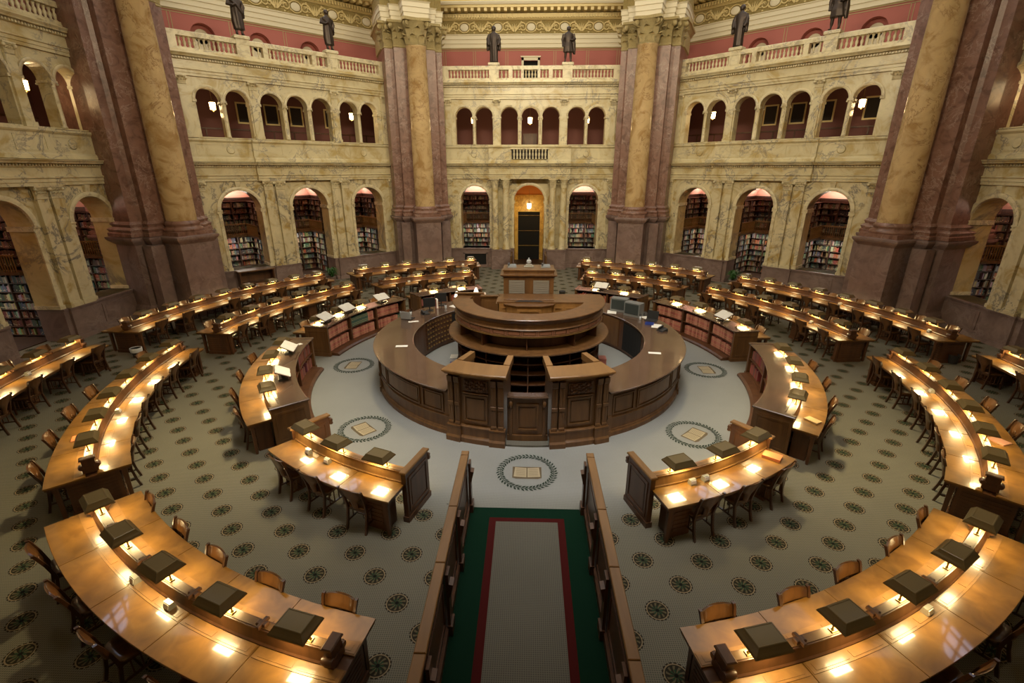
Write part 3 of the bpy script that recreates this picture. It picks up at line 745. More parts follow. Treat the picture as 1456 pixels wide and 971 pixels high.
# splayed desk nook against the back of the well
out_=[(-.60,-.41),(-.53,-.45),(-.30,-.62),(.34,-.62),(.57,-.45),(.64,-.41)]
m=MB(); m.prism([(-.60,-.405),(-.56,-.50),(-.30,-.66),(.34,-.66),(.60,-.50),(.64,-.405)],1.30,1.975)
for x0,x1 in((-.22,.26),):
    for q in((x0-.06,x1+.06,1.84,1.89),(x0-.06,x1+.06,1.40,1.45),(x0-.06,x0-.01,1.45,1.84),(x1+.01,x1+.06,1.45,1.84)): m.box(q[0],q[1],-.685,-.66,q[2],q[3])
link('nook_panel',m.mesh('nook_panel',M_honey),root)
m=MB(); m.prism([(-.66,-.41),(-.60,-.53),(-.31,-.70),(.35,-.70),(.64,-.53),(.70,-.41)],1.976,2.0); link('nook_cap',m.mesh('nook_cap',M_wood2),root)
m=MB(); m.prism([(-.36,-.40),(-.24,-.26),(.28,-.26),(.40,-.40)],2.036,2.044); link('nook_desk',m.mesh('nook_desk',M_screen),root)
m=MB(); m.bbox(-.66,.68,-.24,.40,2.036,2.060,.006); link('cover_lid',m.mesh('cover_lid',M_wood2),root)
root=link('tall_cabinet',None); tag(root,'boxy dark wooden cabinet with two louvred grilles, behind the half-round desk','cabinet')
Y0,Y1=.57,1.33
m=MB(); m.box(-.70,.70,Y0,Y1,0,2.47); m.box(-.74,.74,Y0-.03,Y1+.03,0,.14); link('body',m.mesh('body',M_wood2),root)
m=MB(); m.loft([[(-w,Y0-e,z),(w,Y0-e,z),(w,Y1+e,z),(-w,Y1+e,z)] for w,e,z in((.71,.01,2.47),(.73,.03,2.50),(.79,.09,2.535),(.79,.09,2.56),(.72,.02,2.565),(.70,0,2.58),(.70,0,2.65),(.72,.02,2.66),(.72,.02,2.69))]); link('cornice',m.mesh('cornice',M_wood2),root)
M_louv=plain('grey_louvre',(.22,.195,.16),.5)
for s in(-1,1):
    m=MB(); x0,x1=(.13,.57) if s>0 else(-.55,-.11)
    m.box(x0,x1,Y0-.006,Y0-.002,1.75,2.40)
    for k in range(10): m.box(x0+.02,x1-.02,Y0-.02,Y0-.006,1.78+k*.062,1.82+k*.062)
    link('louvred_grille',m.mesh('louvred_grille',M_louv),root)
for x0,x1 in((-.70,-.57),(-.09,.11),(.59,.70)):
    m=MB(); m.box(x0,x1,Y0-.022,Y0-.001,.16,2.465); link('stile',m.mesh('stile',M_wood2),root)
# things on the cabinet
root=link('desk_clock',None,None,T(0,1.0,2.691)@Matrix.Scale(.8,4)); tag(root,'small ornate clock standing in the middle of the cabinet top','clock')
m=MB(); m.bbox(-.17,.17,-.08,.08,0,.05,.01); m.bbox(-.11,.11,-.06,.06,.05,.10,.01); link('base',m.mesh('base',M_steel),root)
m=MB(); m.lathe([(.02,-.03),(.085,-.03),(.09,0),(.085,.03),(.02,.03)],16,0,True,T(0,0,.19)@Matrix.Rotation(PI/2,4,'X')); m.sphere((0,0,.30),.03); link('dial',m.mesh('dial',M_lap),root)
for s in(-1,1):
    root=link('telephone',None,None,T(s*.48,1.0,2.691)); tag(root,'flat dark telephone lying on the cabinet top, %s of the clock'%sideword(s),'telephone')
    m=MB(); m.loft([[(-.13,-.10,0),(.13,-.10,0),(.13,.10,0),(-.13,.10,0)],[(-.12,-.09,.035),(.12,-.09,.035),(.12,.09,.07),(-.12,.09,.07)]]); link('body',m.mesh('body',M_grey),root)
    m=MB(); m.bar((-.09,-.07,.075),(-.09,.08,.095),.045,.03); link('handset',m.mesh('handset',M_screen),root)
    
# ------------------------------------------------------------------ rails flanking the runner
for side in(-1,1):
    root=link('railing',None); tag(root,'long panelled wooden railing along the %s edge of the carpet runner'%sideword(side),'railing')
    x0,x1=side*.935,side*1.055
    xa,xb=min(x0,x1),max(x0,x1)
    ys=[-5.97,-6.10,-7.32,-8.30,-9.40,-10.6,-12.2]
    m=MB()
    for k in range(len(ys)-1): m.bbox(xa,xb,ys[k+1]+.004,ys[k]-.004,1.02,1.06,.008)
    link('cap',m.mesh('cap',M_rail),root)
    m=MB(); m.box(xa+.025,xb-.025,-12.2,-6.0,.018,1.02); m.box(xa-.012,xb+.012,-12.2,-5.99,.018,.14); m.box(xa+.008,xb-.008,-12.2,-5.98,.94,1.02); link('body',m.mesh('body',M_wood),root)
    for k in range(1,len(ys)-1):
        yA,yB=ys[k+1]+.12,ys[k]-.12
        m=MB()
        for q in(0,1):
            X0,X1=(xa+.012,xa+.026) if q==0 else(xb-.026,xb-.012)
            for a,b,c,d in((yA,yA+.05,.24,.86),(yB-.05,yB,.24,.86),(yA+.05,yB-.05,.24,.29),(yA+.05,yB-.05,.81,.86)): m.box(X0,X1,a,b,c,d)
        link('panel_frame',m.mesh('panel_frame',M_wood),root)
    for k in range(1,len(ys)):
        y=ys[k]; m=MB(); xi=xa if side>0 else xb; s=-side
        m.box(min(xi,xi+s*.035),max(xi,xi+s*.035),y-.07,y+.07,.14,.94); m.box(min(xi,xi+s*.06),max(xi,xi+s*.06),y-.09,y+.09,.018,.17)
        m.loft([[(xi,y-.06,.55),(xi,y+.06,.55),(xi+s*.045,y+.06,.60),(xi+s*.045,y-.06,.60)],[(xi,y-.06,.80),(xi,y+.06,.80),(xi+s*.085,y+.06,.78),(xi+s*.085,y-.06,.78)]])
        link('scroll_post',m.mesh('scroll_post',M_wood),root)

# ------------------------------------------------------------------ architecture: bays
AP=15.0
BAYS=[('far',0,0.0),('far_left',-45,.23),('far_right',45,-.23),('left',-90,.85),('right',90,-.85)]
def bayM(ang,off):
    a=rad(ang); n=Vector((sin(a),cos(a),0)); t=Vector((cos(a),-sin(a),0))
    return Matrix.Translation(n*AP+t*off) @ Matrix.Rotation(-a,4,'Z')
UW=5.6
def arch_wall(mb,u0,u1,z0,z1,ops,vf,vb,mi=0,ri=1,n=18):
    """front face at v=vf with arched openings (c,hw,zbot,zspring); reveals go back to vb"""
    cur=u0
    def rect(a,b,c,d,v=vf): mb.add([(a,v,c),(b,v,c),(b,v,d),(a,v,d)],[(0,1,2,3)],mi)
    for c,hw,zb,zs in ops:
        rect(cur,c-hw,z0,z1)
        if zb>z0: rect(c-hw,c+hw,z0,zb)
        arcp=[(c-hw*cos(PI*k/n),zs+hw*sin(PI*k/n)) for k in range(n+1)]
        for k in range(n):
            (a,za),(b,zb2)=arcp[k],arcp[k+1]
            mb.add([(a,vf,za),(b,vf,zb2),(b,vf,z1),(a,vf,z1)],[(0,1,2,3)],mi)
            mb.add([(a,vf,za),(b,vf,zb2),(b,vb,zb2),(a,vb,za)],[(0,3,2,1)],ri,True)
        for e in(-1,1): mb.add([(c+e*hw,vf,zb),(c+e*hw,vb,zb),(c+e*hw,vb,zs),(c+e*hw,vf,zs)],[(0,1,2,3)],ri)
        if not(c==0 and vb>.7): mb.add([(c-hw,vf,zb),(c+hw,vf,zb),(c+hw,vb,zb),(c-hw,vb,zb)],[(0,1,2,3)],ri)
        cur=c+hw
    rect(cur,u1,z0,z1)
    # rear skin
    cur=u0
    for c,hw,zb,zs in ops:
        mb.add([(cur,vb,z0),(c-hw,vb,z0),(c-hw,vb,z1),(cur,vb,z1)],[(3,2,1,0)],mi)
        arcp=[(c-hw*cos(PI*k/n),zs+hw*sin(PI*k/n)) for k in range(n+1)]
        for k in range(n):
            (a,za),(b,zb2)=arcp[k],arcp[k+1]; mb.add([(a,vb,za),(b,vb,zb2),(b,vb,z1),(a,vb,z1)],[(3,2,1,0)],mi)
        cur=c+hw
    mb.add([(cur,vb,z0),(u1,vb,z0),(u1,vb,z1),(cur,vb,z1)],[(3,2,1,0)],mi)
def archivolt(mb,c,r0,r1,zs,v0,v1,n=20,mi=0):
    rings=[]
    for k in range(n+1):
        t=PI*k/n; q=(-cos(t),sin(t))
        rings.append([(c+q[0]*r0,v1,zs+q[1]*r0),(c+q[0]*r0,v0,zs+q[1]*r0),(c+q[0]*(r0*.5+r1*.5),v0-.012,zs+q[1]*(r0+r1)/2),(c+q[0]*r1,v0,zs+q[1]*r1),(c+q[0]*r1,v1,zs+q[1]*r1)])
    mb.loft(rings,mi,False,True,True)
LOW=[(-3.0,.80),(0,.84),(3.0,.80)]
ZS=3.66
GAL=[(-3.48,.455),(-2.42,.455),(-1.09,.455),(0,.455),(1.09,.455),(2.42,.455),(3.48,.455)]
ZG=7.92
def leafband(mb,pts,z0,h,out,mi=0):
    """little upright leaves round an outline (list of (x,y,nx,ny))"""
    for x,y,nx,ny,w in pts:
        t=(-ny,nx)
        a=(x-t[0]*w,y-t[1]*w); b=(x+t[0]*w,y+t[1]*w)
        mb.add([(a[0],a[1],z0),(b[0],b[1],z0),(b[0]+nx*out*.5,b[1]+ny*out*.5,z0+h*.7),(a[0]+nx*out*.5,a[1]+ny*out*.5,z0+h*.7),
                (x+nx*(out*2.2),y+ny*(out*2.2),z0+h*.98),(x+nx*out*1.9,y+ny*out*1.9,z0+h*.80)],[(0,1,2,3),(3,2,4),(2,5,4),(3,4,5)],mi)
def small_cap(mb,c,v,z0,z1,hw,mi=0):
    """pilaster capital"""
    R=lambda h,o,z:[(c-h,v-o,z),(c+h,v-o,z),(c+h,v+.02,z),(c-h,v+.02,z)]
    mb.loft([R(hw,.06,z0),R(hw*1.03,.085,z0+.02),R(hw*.98,.065,z0+.04),R(hw*1.02,.07,z0+(z1-z0)*.6),R(hw*1.22,.13,z1-.05),R(hw*1.28,.15,z1-.04),R(hw*1.28,.15,z1)],mi)
    for s in(-1,1): mb.sphere((c+s*hw*1.1,v-.12,z1-.10),.055,8,5,mi)
    pts=[(c+q*hw*.66,v-.07,0,-1,hw*.3) for q in(-1,0,1)]
    leafband(mb,pts,z0+.04,(z1-z0)*.45,.05,mi); leafband(mb,[(c+q*hw*.4,v-.075,0,-1,hw*.3) for q in(-1,1)],z0+.10,(z1-z0)*.55,.06,mi)

def bay_meshes(kind):
    """kind: 'door' for the far bay, 'shelf' otherwise.  returns list of (name, mesh)"""
    door = kind=='door'
    out=[]
    # --- lower arcade wall
    m=MB()
    ops=[(c,hw,(0.0 if c==0 else 1.08),ZS) for c,hw in LOW]
    arch_wall(m,-UW,UW,1.08,4.84,[(c,hw,1.08,zs) for c,hw,zb,zs in ops],0,.78)
    out.append(('arcade',m.mesh('arcade',[M_cream,M_reveal])))
    m=MB()
    for c,hw in LOW:
        archivolt(m,c,hw,hw+.15,ZS,-.085,.02)
        m.loft([[(c-.07,-.06,ZS+hw+.0),(c+.07,-.06,ZS+hw+.0),(c+.07,.02,ZS+hw),(c-.07,.02,ZS+hw)],[(c-.10,-.13,4.83),(c+.10,-.13,4.83),(c+.10,.02,4.83),(c-.10,.02,4.83)]])
        for e in(-1,1):
            x0,x1=sorted((c+e*(hw-.045),c+e*(hw+.17))); m.box(x0,x1,-.065,.80,ZS-.13,ZS-.09); m.box(x0,x1,-.045,.79,ZS-.09,ZS-.02); m.box(x0,x1,-.08,.80,ZS-.02,ZS+.02)
            x0,x1=sorted((c+e*hw,c+e*(hw+.13))); m.box(x0,x1,-.045,.0,1.2,ZS-.13)
            x0,x1=sorted((c+e*(hw-.03),c+e*(hw+.16))); m.box(x0,x1,-.07,.79,1.081,1.20)
    out.append(('arch_moulding',m.mesh('arch_moulding',M_mould)))
    # --- dado
    m=MB()
    gaps=[(-.84,.84)]
    cur=-UW
    for a,b in gaps+[(UW,UW)]:
        if a>cur: m.box(cur,a,-.10,.78,0,1.02); m.box(cur,a,-.14,.80,1.02,1.08); m.box(cur,a,-.16,-.0,0,.16)
        cur=b
    for s in(-1,1):
        x0,x1=sorted((s*1.02,s*2.06)); d=.70 if door else .18
        m.box(x0,x1,-d,-.1,0,1.03); m.box(x0-.03,x1+.03,-d-.03,-.1,1.03,1.08); m.box(x0-.03,x1+.03,-d-.03,-.1,0,.16)
        x0,x1=sorted((s*2.25,s*3.75)); m.box(x0,x1,-.125,-.1,.26,.90); m.box(x0+.1,x1-.1,-.135,-.124,.34,.82)
    out.append(('dado',m.mesh('dado',M_dado)))
    if door:
        m=MB(); m.box(-3.65,-2.42,-.142,-.136,.05,.78); out.append(('dado_shade_panel',m.mesh('dado_shade_panel',M_black)))  # flat black panel in place of the shaded hollow
        m=MB(); m.box(-3.72,-3.65,-.20,-.10,.0,.84); m.box(-2.42,-2.35,-.20,-.10,.0,.84); m.box(-3.72,-2.35,-.20,-.10,.78,.86); out.append(('recess_frame',m.mesh('recess_frame',M_dado)))
    # --- pilasters / columns between arches
    m=MB(); mc=MB(); V=0.0
    if door:
        for c in(-1.86,-1.27,1.27,1.86):
            m.lathe([(.215,1.08),(.235,1.10),(.235,1.14),(.20,1.17),(.215,1.20),(.195,1.23),(.188,1.26),(.186,2.4),(.165,4.38)],18,0,True,None,(c,-.42,0))
            mc.lathe([(.17,4.38),(.19,4.40),(.17,4.42),(.175,4.60),(.235,4.78)],14,0,True,None,(c,-.42,0)); mc.box(c-.25,c+.25,-.67,-.17,4.78,4.84)
            for k in range(10):
                a=2*PI*k/10; leafband(mc,[(c+.17*cos(a),-.42+.17*sin(a),cos(a),sin(a),.05)],4.42,.2,.06); a+=PI/10; leafband(mc,[(c+.175*cos(a),-.42+.175*sin(a),cos(a),sin(a),.05)],4.48,.26,.07)
            m.box(c-.17,c+.17,-.03,.01,1.08,4.55)
    else:
        for c in(-1.78,-1.30,1.30,1.78):
            m.box(c-.19,c+.19,-.15,.0,1.26,4.45); m.box(c-.23,c+.23,-.20,0,1.081,1.20); m.box(c-.21,c+.21,-.175,0,1.20,1.26)
            small_cap(mc,c,-.08,4.45,4.84,.19)
    for c in(-4.42,4.42):
        m.box(c-.17,c+.17,-.08,0,1.26,4.45); m.box(c-.21,c+.21,-.12,0,1.081,1.26); small_cap(mc,c,-.02,4.45,4.84,.17)
    out.append(('pilaster',m.mesh('pilaster',M_cream))); out.append(('pilaster_capital',mc.mesh('pilaster_capital',M_mould)))
    # --- entablature and parapet
    m=MB(); d=MB(); br=.62 if door else .16
    def entab(u0,u1,o):
        m.sweep([(.5,4.84),(-.08-o,4.84),(-.08-o,4.94),(-.11-o,4.95),(-.11-o,5.04),(-.15-o,5.07),(-.15-o,5.10),(-.08-o,5.12),(-.08-o,5.36),(-.14-o,5.39),(-.14-o,5.41),(.5,5.41)],u0,u1)
        m.sweep([(.5,5.41),(-.12-o,5.41),(-.12-o,5.48),(-.30-o,5.49),(-.32-o,5.53),(-.38-o,5.585),(-.38-o,5.60),(.5,5.62)],u0,u1)
        k=u0+.03
        while k<u1-.05: d.box(k,k+.055,-.19-o,-.11-o,5.415,5.475); k+=.095
        # parapet
        m.sweep([(.5,5.62),(-.10-o,5.62),(-.10-o,5.74),(-.06-o,5.78),(-.02-o,5.80),(-.02-o,6.36),(-.06-o,6.38),(-.11-o,6.43),(-.11-o,6.50),(.5,6.52)],u0,u1)
    entab(-UW,-2.16,0); entab(2.16,UW,0); entab(-2.16,2.16,br)
    for s in(-1,1):
        for a,b in((2.3,4.25),(.95,1.95)):
            o=0 if a>2 else br
            if door and a<2: continue
            x0,x1=sorted((s*a,s*b))
            for q in((x0,x1,5.86,5.89),(x0,x1,6.27,6.30),(x0,x0+.03,5.89,6.27),(x1-.03,x1,5.89,6.27)): m.box(q[0],q[1],-.035-o,-.02-o,q[2],q[3])
        m.lathe([(.13,-.015),(.16,0),(.13,.015)],20,0,True,T(s*3.0,-.03,6.08)@Matrix.Rotation(PI/2,4,'X'))
    out.append(('entablature',m.mesh('entablature',M_cream2))); out.append(('dentils',d.mesh('dentils',M_mould)))
    if door:
        m=MB(); m.box(-.95,.95,-.66,-.635,5.82,6.36); out.append(('parapet_shade_panel',m.mesh('parapet_shade_panel',M_darkin)))  # dark sheet paints the shade between balusters on a solid parapet
        m=MB()
        for k in range(11):
            m.lathe([(.05,0),(.05,.05),(.028,.08),(.055,.2),(.05,.26),(.026,.34),(.05,.42),(.05,.47)],8,0,True,None,(-.82+k*.164,-.72,5.83))
        m.box(-1.0,1.0,-.80,-.63,6.30,6.37); out.append(('parapet_balusters',m.mesh('parapet_balusters',M_mould)))
    # --- gallery arcade
    m=MB(); arch_wall(m,-UW,UW,6.52,8.74,[(c,hw,6.56,ZG) for c,hw in GAL],.0,.42,0,0,14)
    for c in(-4.3,-1.755,1.755,4.3): m.box(c-.15,c+.15,-.07,0,6.66,8.42); m.box(c-.19,c+.19,-.11,0,6.52,6.66)
    out.append(('gallery_arcade',m.mesh('gallery_arcade',M_cream2)))
    m=MB()
    for c,hw in GAL: archivolt(m,c,hw,hw+.10,ZG,-.07,.02,16)
    for c in(-4.3,-1.755,1.755,4.3): small_cap(m,c,-.01,8.42,8.74,.15)
    for x in(-2.95,-.545,.545,2.95):
        for v in(-.0,.30):
            m.lathe([(.085,6.56),(.095,6.58),(.09,6.61),(.068,6.63),(.066,7.0),(.056,7.72)],10,0,True,None,(x,v+.03,0)); m.lathe([(.058,7.72),(.075,7.74),(.06,7.77),(.09,7.86)],10,0,True,None,(x,v+.03,0))
        m.box(x-.11,x+.11,-.07,.44,7.86,7.93)
        for v in(-.055,.42):
            for s in(-1,1): m.lathe([(.02,-.03),(.04,0),(.02,.03)],8,0,True,T(x+s*.10,v+.01,7.83)@Matrix.Rotation(PI/2,4,'X'))
    for c,hw in GAL:
        for e in(-1,1):
            if abs(c+e*(hw+.09))in(2.95,) : continue
            if min(abs(c+e*hw-x) for x in(-2.95,-.545,.545,2.95))<.15: continue
            x0,x1=sorted((c+e*(hw-.03),c+e*(hw+.11))); m.box(x0,x1,-.06,.43,ZG-.09,ZG)
    out.append(('gallery_moulding',m.mesh('gallery_moulding',M_mould)))
    # --- upper entablature
    m=MB(); d=MB()
    m.sweep([(.5,8.74),(-.08,8.74),(-.08,8.83),(-.11,8.84),(-.11,8.93),(-.15,8.95),(-.15,8.98),(-.08,9.0),(-.08,9.27),(-.13,9.29),(.5,9.29)],-UW,UW)
    m.sweep([(.5,9.29),(-.12,9.29),(-.12,9.37),(-.27,9.38),(-.29,9.42),(-.35,9.48),(-.35,9.50),(.5,9.52)],-UW,UW)
    m.box(-UW,UW,-.12,.42,9.52,9.62)
    k=-UW
    while k<UW: d.box(k,k+.055,-.19,-.11,9.295,9.36); k+=.095
    out.append(('upper_entablature',m.mesh('upper_entablature',M_cream2))); out.append(('upper_dentils',d.mesh('upper_dentils',M_mould)))
    # --- gallery corridor behind (dark red) and its floor / ceiling
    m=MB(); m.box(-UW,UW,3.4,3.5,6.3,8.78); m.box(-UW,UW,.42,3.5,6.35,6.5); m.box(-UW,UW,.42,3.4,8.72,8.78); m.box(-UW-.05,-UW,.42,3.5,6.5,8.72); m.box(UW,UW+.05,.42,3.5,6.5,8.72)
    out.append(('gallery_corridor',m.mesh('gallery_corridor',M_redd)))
    m=MB()
    if not door:
        m.box(-UW,UW,3.36,3.4,7.08,7.14); m.box(-UW,UW,3.37,3.4,6.5,6.64)
        for k in range(-5,6): m.box(k*1.0-.03,k*1.0+.03,3.37,3.4,6.64,7.08)
    else: m.box(-.42,.42,3.30,3.4,6.5,7.3); m.box(-.34,.34,3.27,3.3,6.56,7.2)
    out.append(('gallery_wainscot',m.mesh('gallery_wainscot',M_wood)))
    # --- upper terrace: floor, red wall, entablature
    m=MB(); m.box(-UW-1.2,UW+1.2,.42,3.5,9.45,9.6); out.append(('terrace_floor',m.mesh('terrace_floor',M_mould)))
    m=MB()
    if door:
        m.box(-7,-.40,3.4,3.55,9.6,11.76); m.box(.40,7,3.4,3.55,9.6,11.76); m.box(-.40,.40,3.4,3.55,11.14,11.76); m.box(-.42,.42,3.7,3.75,9.6,11.2,1)  # black sheet behind the opening paints its darkness
    else:
        arch_wall(m,-7,7,9.6,11.76,[(c,.50,9.6,10.88) for c in(-2.37,0,2.37)],3.4,3.75,0,0,14)
        m.box(-7,7,3.75,3.8,9.6,11.76,0)
    out.append(('red_wall',m.mesh('red_wall',[M_red,M_black])))
    m=MB()
    xs=(-4.9,-3.2,-1.36,1.36,3.2,4.9) if door else(-3.55,-1.19,1.19,3.55)
    for x in xs:
        for s in(-.06,.06): m.box(x+s-.012,x+s+.012,3.385,3.4,9.6,11.66)
    m.box(-7,7,3.385,3.4,11.62,11.65); m.box(-7,7,3.37,3.4,11.70,11.76)
    out.append(('panel_lines',m.mesh('panel_lines',M_line)))
    m=MB()
    if door:
        for q in((-.52,-.40,9.6,11.27),(.40,.52,9.6,11.27),(-.52,.52,11.14,11.29)): m.box(q[0],q[1],3.33,3.4,q[2],q[3])
        m.box(-.57,.57,3.29,3.4,11.29,11.35)
    else:
        for c in(-2.37,0,2.37):
            m.lathe([(.30,0),(.30,.02)],20,0,False,T(c,3.73,10.90)@Matrix.Rotation(PI/2,4,'X')); m.box(c-.30,c+.30,3.71,3.73,9.6,10.90)
    # ivory architrave
    m.sweep([(3.5,11.76),(3.32,11.76),(3.32,11.95),(3.28,11.96),(3.28,12.15),(3.24,12.17),(3.24,12.34),(3.20,12.37),(3.20,12.40),(3.5,12.40)],-7.6,7.6)
    out.append(('ivory_architrave',m.mesh('ivory_architrave',M_white)))
    m=MB(); m.box(-7.6,7.6,3.30,3.5,12.40,13.08); out.append(('gilded_frieze',m.mesh('gilded_frieze',M_gold)))
    # frieze relief: scrolls and ovals
    m=MB(); w=MB()
    for k in range(-7,8):
        c=k*.93
        if k%2==0:
            w.lathe([(.02,-.02),(.17,-.02),(.19,0),(.17,.02),(.02,.02)],18,0,True,T(c+.93 if False else c,3.285,12.74)@Matrix.Diagonal((1.25,1,1,1))@Matrix.Rotation(PI/2,4,'X'))
            m.tube([(c+.30*cos(t*PI/10),3.28,12.74+.25*sin(t*PI/10)) for t in range(21)],.03,6)
        if k%2:
            for q_ in range(-3,4): m.tube([(c+.02*q_,3.28,12.52),(c+.07*q_,3.27,12.70),(c+.12*q_,3.28,12.93-abs(q_)*.03)],[.03,.045,.012],5)
            for s in(-1,1): m.tube([(c+s*(.30+.17*(1-t/22)*cos(t*.5)),3.28,12.72+.17*(1-t/22)*sin(t*.5)) for t in range(20)],.028,5)
            continue
        for s in(-1,1):
            pts=[]
            for t in range(26):
                q=t/25; r=.24*(1-q*.8); a=q*4*PI*.8
                pts.append((c+s*(.46+r*cos(a)),3.285,12.74+r*sin(a)))
            m.tube(pts,[.05*(1-.5*t/25) for t in range(26)],5)
            for t in range(5):
                a=t*1.25; m.sphere((c+s*(.46+.27*cos(a)),3.285,12.74+.27*sin(a)),.045,6,4,0,(1.5,.6,1))
    out.append(('frieze_scrolls',m.mesh('frieze_scrolls',M_goldp))); out.append(('frieze_ovals',w.mesh('frieze_ovals',M_white)))
    m=MB()
    m.sweep([(3.5,13.08),(3.26,13.08),(3.24,13.12),(3.20,13.14),(3.20,13.38),(3.5,13.38)],-7.6,7.6); k=-7.6
    while k<7.6: m.box(k,k+.09,3.10,3.2,13.17,13.32); k+=.15
    m.sweep([(3.5,13.38),(2.75,13.56),(2.75,13.68),(3.5,13.68)],-7.6,7.6); k=-7.6
    while k<7.6: m.box(k,k+.16,2.78,3.2,13.40,13.56); k+=.36
    out.append(('gilded_cornice',m.mesh('gilded_cornice',M_goldp)))
    m=MB(); m.sweep([(3.5,13.68),(2.70,13.68),(2.66,13.78),(2.66,13.84),(3.5,13.84)],-7.6,7.6); out.append(('ivory_cornice',m.mesh('ivory_cornice',M_white)))
    m=MB(); arch_wall(m,-7.6,7.6,13.95,18.6,[(0,3.0,14.3,14.3)],3.2,3.6,0,0,24); m.box(-7.6,7.6,2.9,3.2,13.84,13.95); out.append(('yellow_arch_wall',m.mesh('yellow_arch_wall',M_yelw)))
    # --- alcoves / vestibule
    m=MB()
    m.box(-UW,UW,3.6,3.7,0,5.0); m.box(-UW,UW,.78,3.7,-.0,.03)
    for s in(-1,1):
        m.box(s*1.55-.08,s*1.55+.08,.78,3.6,0,4.95)
        x0,x1=sorted((s*4.55,s*4.70)); m.box(x0,x1,.78,3.6,0,4.95)
    out.append(('alcove_walls',m.mesh('alcove_walls',M_shelf)))
    m=MB()
    cs=(-3.05,3.05) if door else(-3.05,0,3.05)
    for c in cs:
        w_=1.42; pts=[]
        for k in range(9):
            t=PI*k/8; pts.append((c-w_*cos(t), 4.0+.72*sin(t)))
        for k in range(8):
            (a,za),(b,zb)=pts[k],pts[k+1]; m.add([(a,.78,za),(b,.78,zb),(b,3.6,zb),(a,3.6,za)],[(0,1,2,3)],0,True)
        m.add([(x,3.59,z) for x,z in pts],[tuple(range(9))],0)
    out.append(('alcove_vault',m.mesh('alcove_vault',M_pink)))
    if door:
        m=MB()
        m.box(-.98,-.86,.78,2.2,0,3.66); m.box(.86,.98,.78,2.2,0,3.66); m.box(-.98,-.66,2.2,2.4,0,2.92); m.box(.66,.98,2.2,2.4,0,2.92); m.box(-.98,.98,2.2,2.4,2.92,3.9)
        for z in(.9,1.8,2.7,3.3): m.box(-.99,.99,2.19,2.2,z,z+.01)
        out.append(('vestibule',m.mesh('vestibule',M_yell)))
        m=MB(); pts=[(-.9*cos(PI*k/10),3.66+.9*sin(PI*k/10)) for k in range(11)]
        for k in range(10):
            (a,za),(b,zb)=pts[k],pts[k+1]; m.add([(a,.78,za),(b,.78,zb),(b,2.3,zb),(a,2.3,za)],[(0,1,2,3)],0,True)
        m.add([(x,2.29,z) for x,z in pts],[tuple(range(11))],0); out.append(('vestibule_vault',m.mesh('vestibule_vault',M_orange)))
        m=MB(); m.box(-.70,.70,2.4,3.4,0,2.95); out.append(('doorway_shade_block',m.mesh('doorway_shade_block',M_black)))  # solid black block paints the unlit space beyond the door
        m=MB(); m.box(-.62,.62,-2.3,2.3,.002,.02); out.append(('doorway_carpet',m.mesh('doorway_carpet',M_runner)))
    return out
MESH_D=bay_meshes('door'); MESH_S=bay_meshes('shelf')

# balustrade (posts, rail, balusters) on the upper terrace
bal=MB(); bal.lathe([(.055,0),(.055,.04),(.03,.06),(.058,.16),(.052,.21),(.028,.26),(.05,.34),(.055,.35),(.055,.38)],8,0,True)
BAL=bal.mesh('baluster',M_mould)
def balustrade(root,door):
    posts=[(-5.3,.16),(-4.35,.16),(-1.87,.25),(-1.02,.10),(1.02,.10),(1.87,.25),(4.35,.16),(5.3,.16)]+([(-.42,.07),(.42,.07)] if door else [])
    posts.sort()
    m=MB(); m.box(-UW,UW,-.10,.16,9.62,9.70); link('base_rail',m.mesh('base_rail',M_mould),root)
    m=MB(); m.bbox(-UW,UW,-.11,.17,10.08,10.26,.03); link('hand_rail',m.mesh('hand_rail',M_mould),root)
    for x,w in posts:
        m=MB(); m.box(x-w,x+w,-.115,.175,9.62,10.08)
        if w>.2: m.box(x-w,x+w,-.13,.20,10.08,10.28); m.bbox(x-w-.04,x+w+.04,-.18,.25,10.28,10.40,.03); m.box(x-w+.06,x+w-.06,-.125,-.10,9.70,10.02)
        link('post',m.mesh('post',M_mould),root)
    for (xa,wa),(xb,wb) in zip(posts,posts[1:]):
        a,b=xa+wa+.03,xb-wb-.03; n=max(1,int((b-a)/.155))
        for k in range(n):
            link('baluster',BAL,root,T(a+(b-a)*(k+.5)/n,.03,9.70))
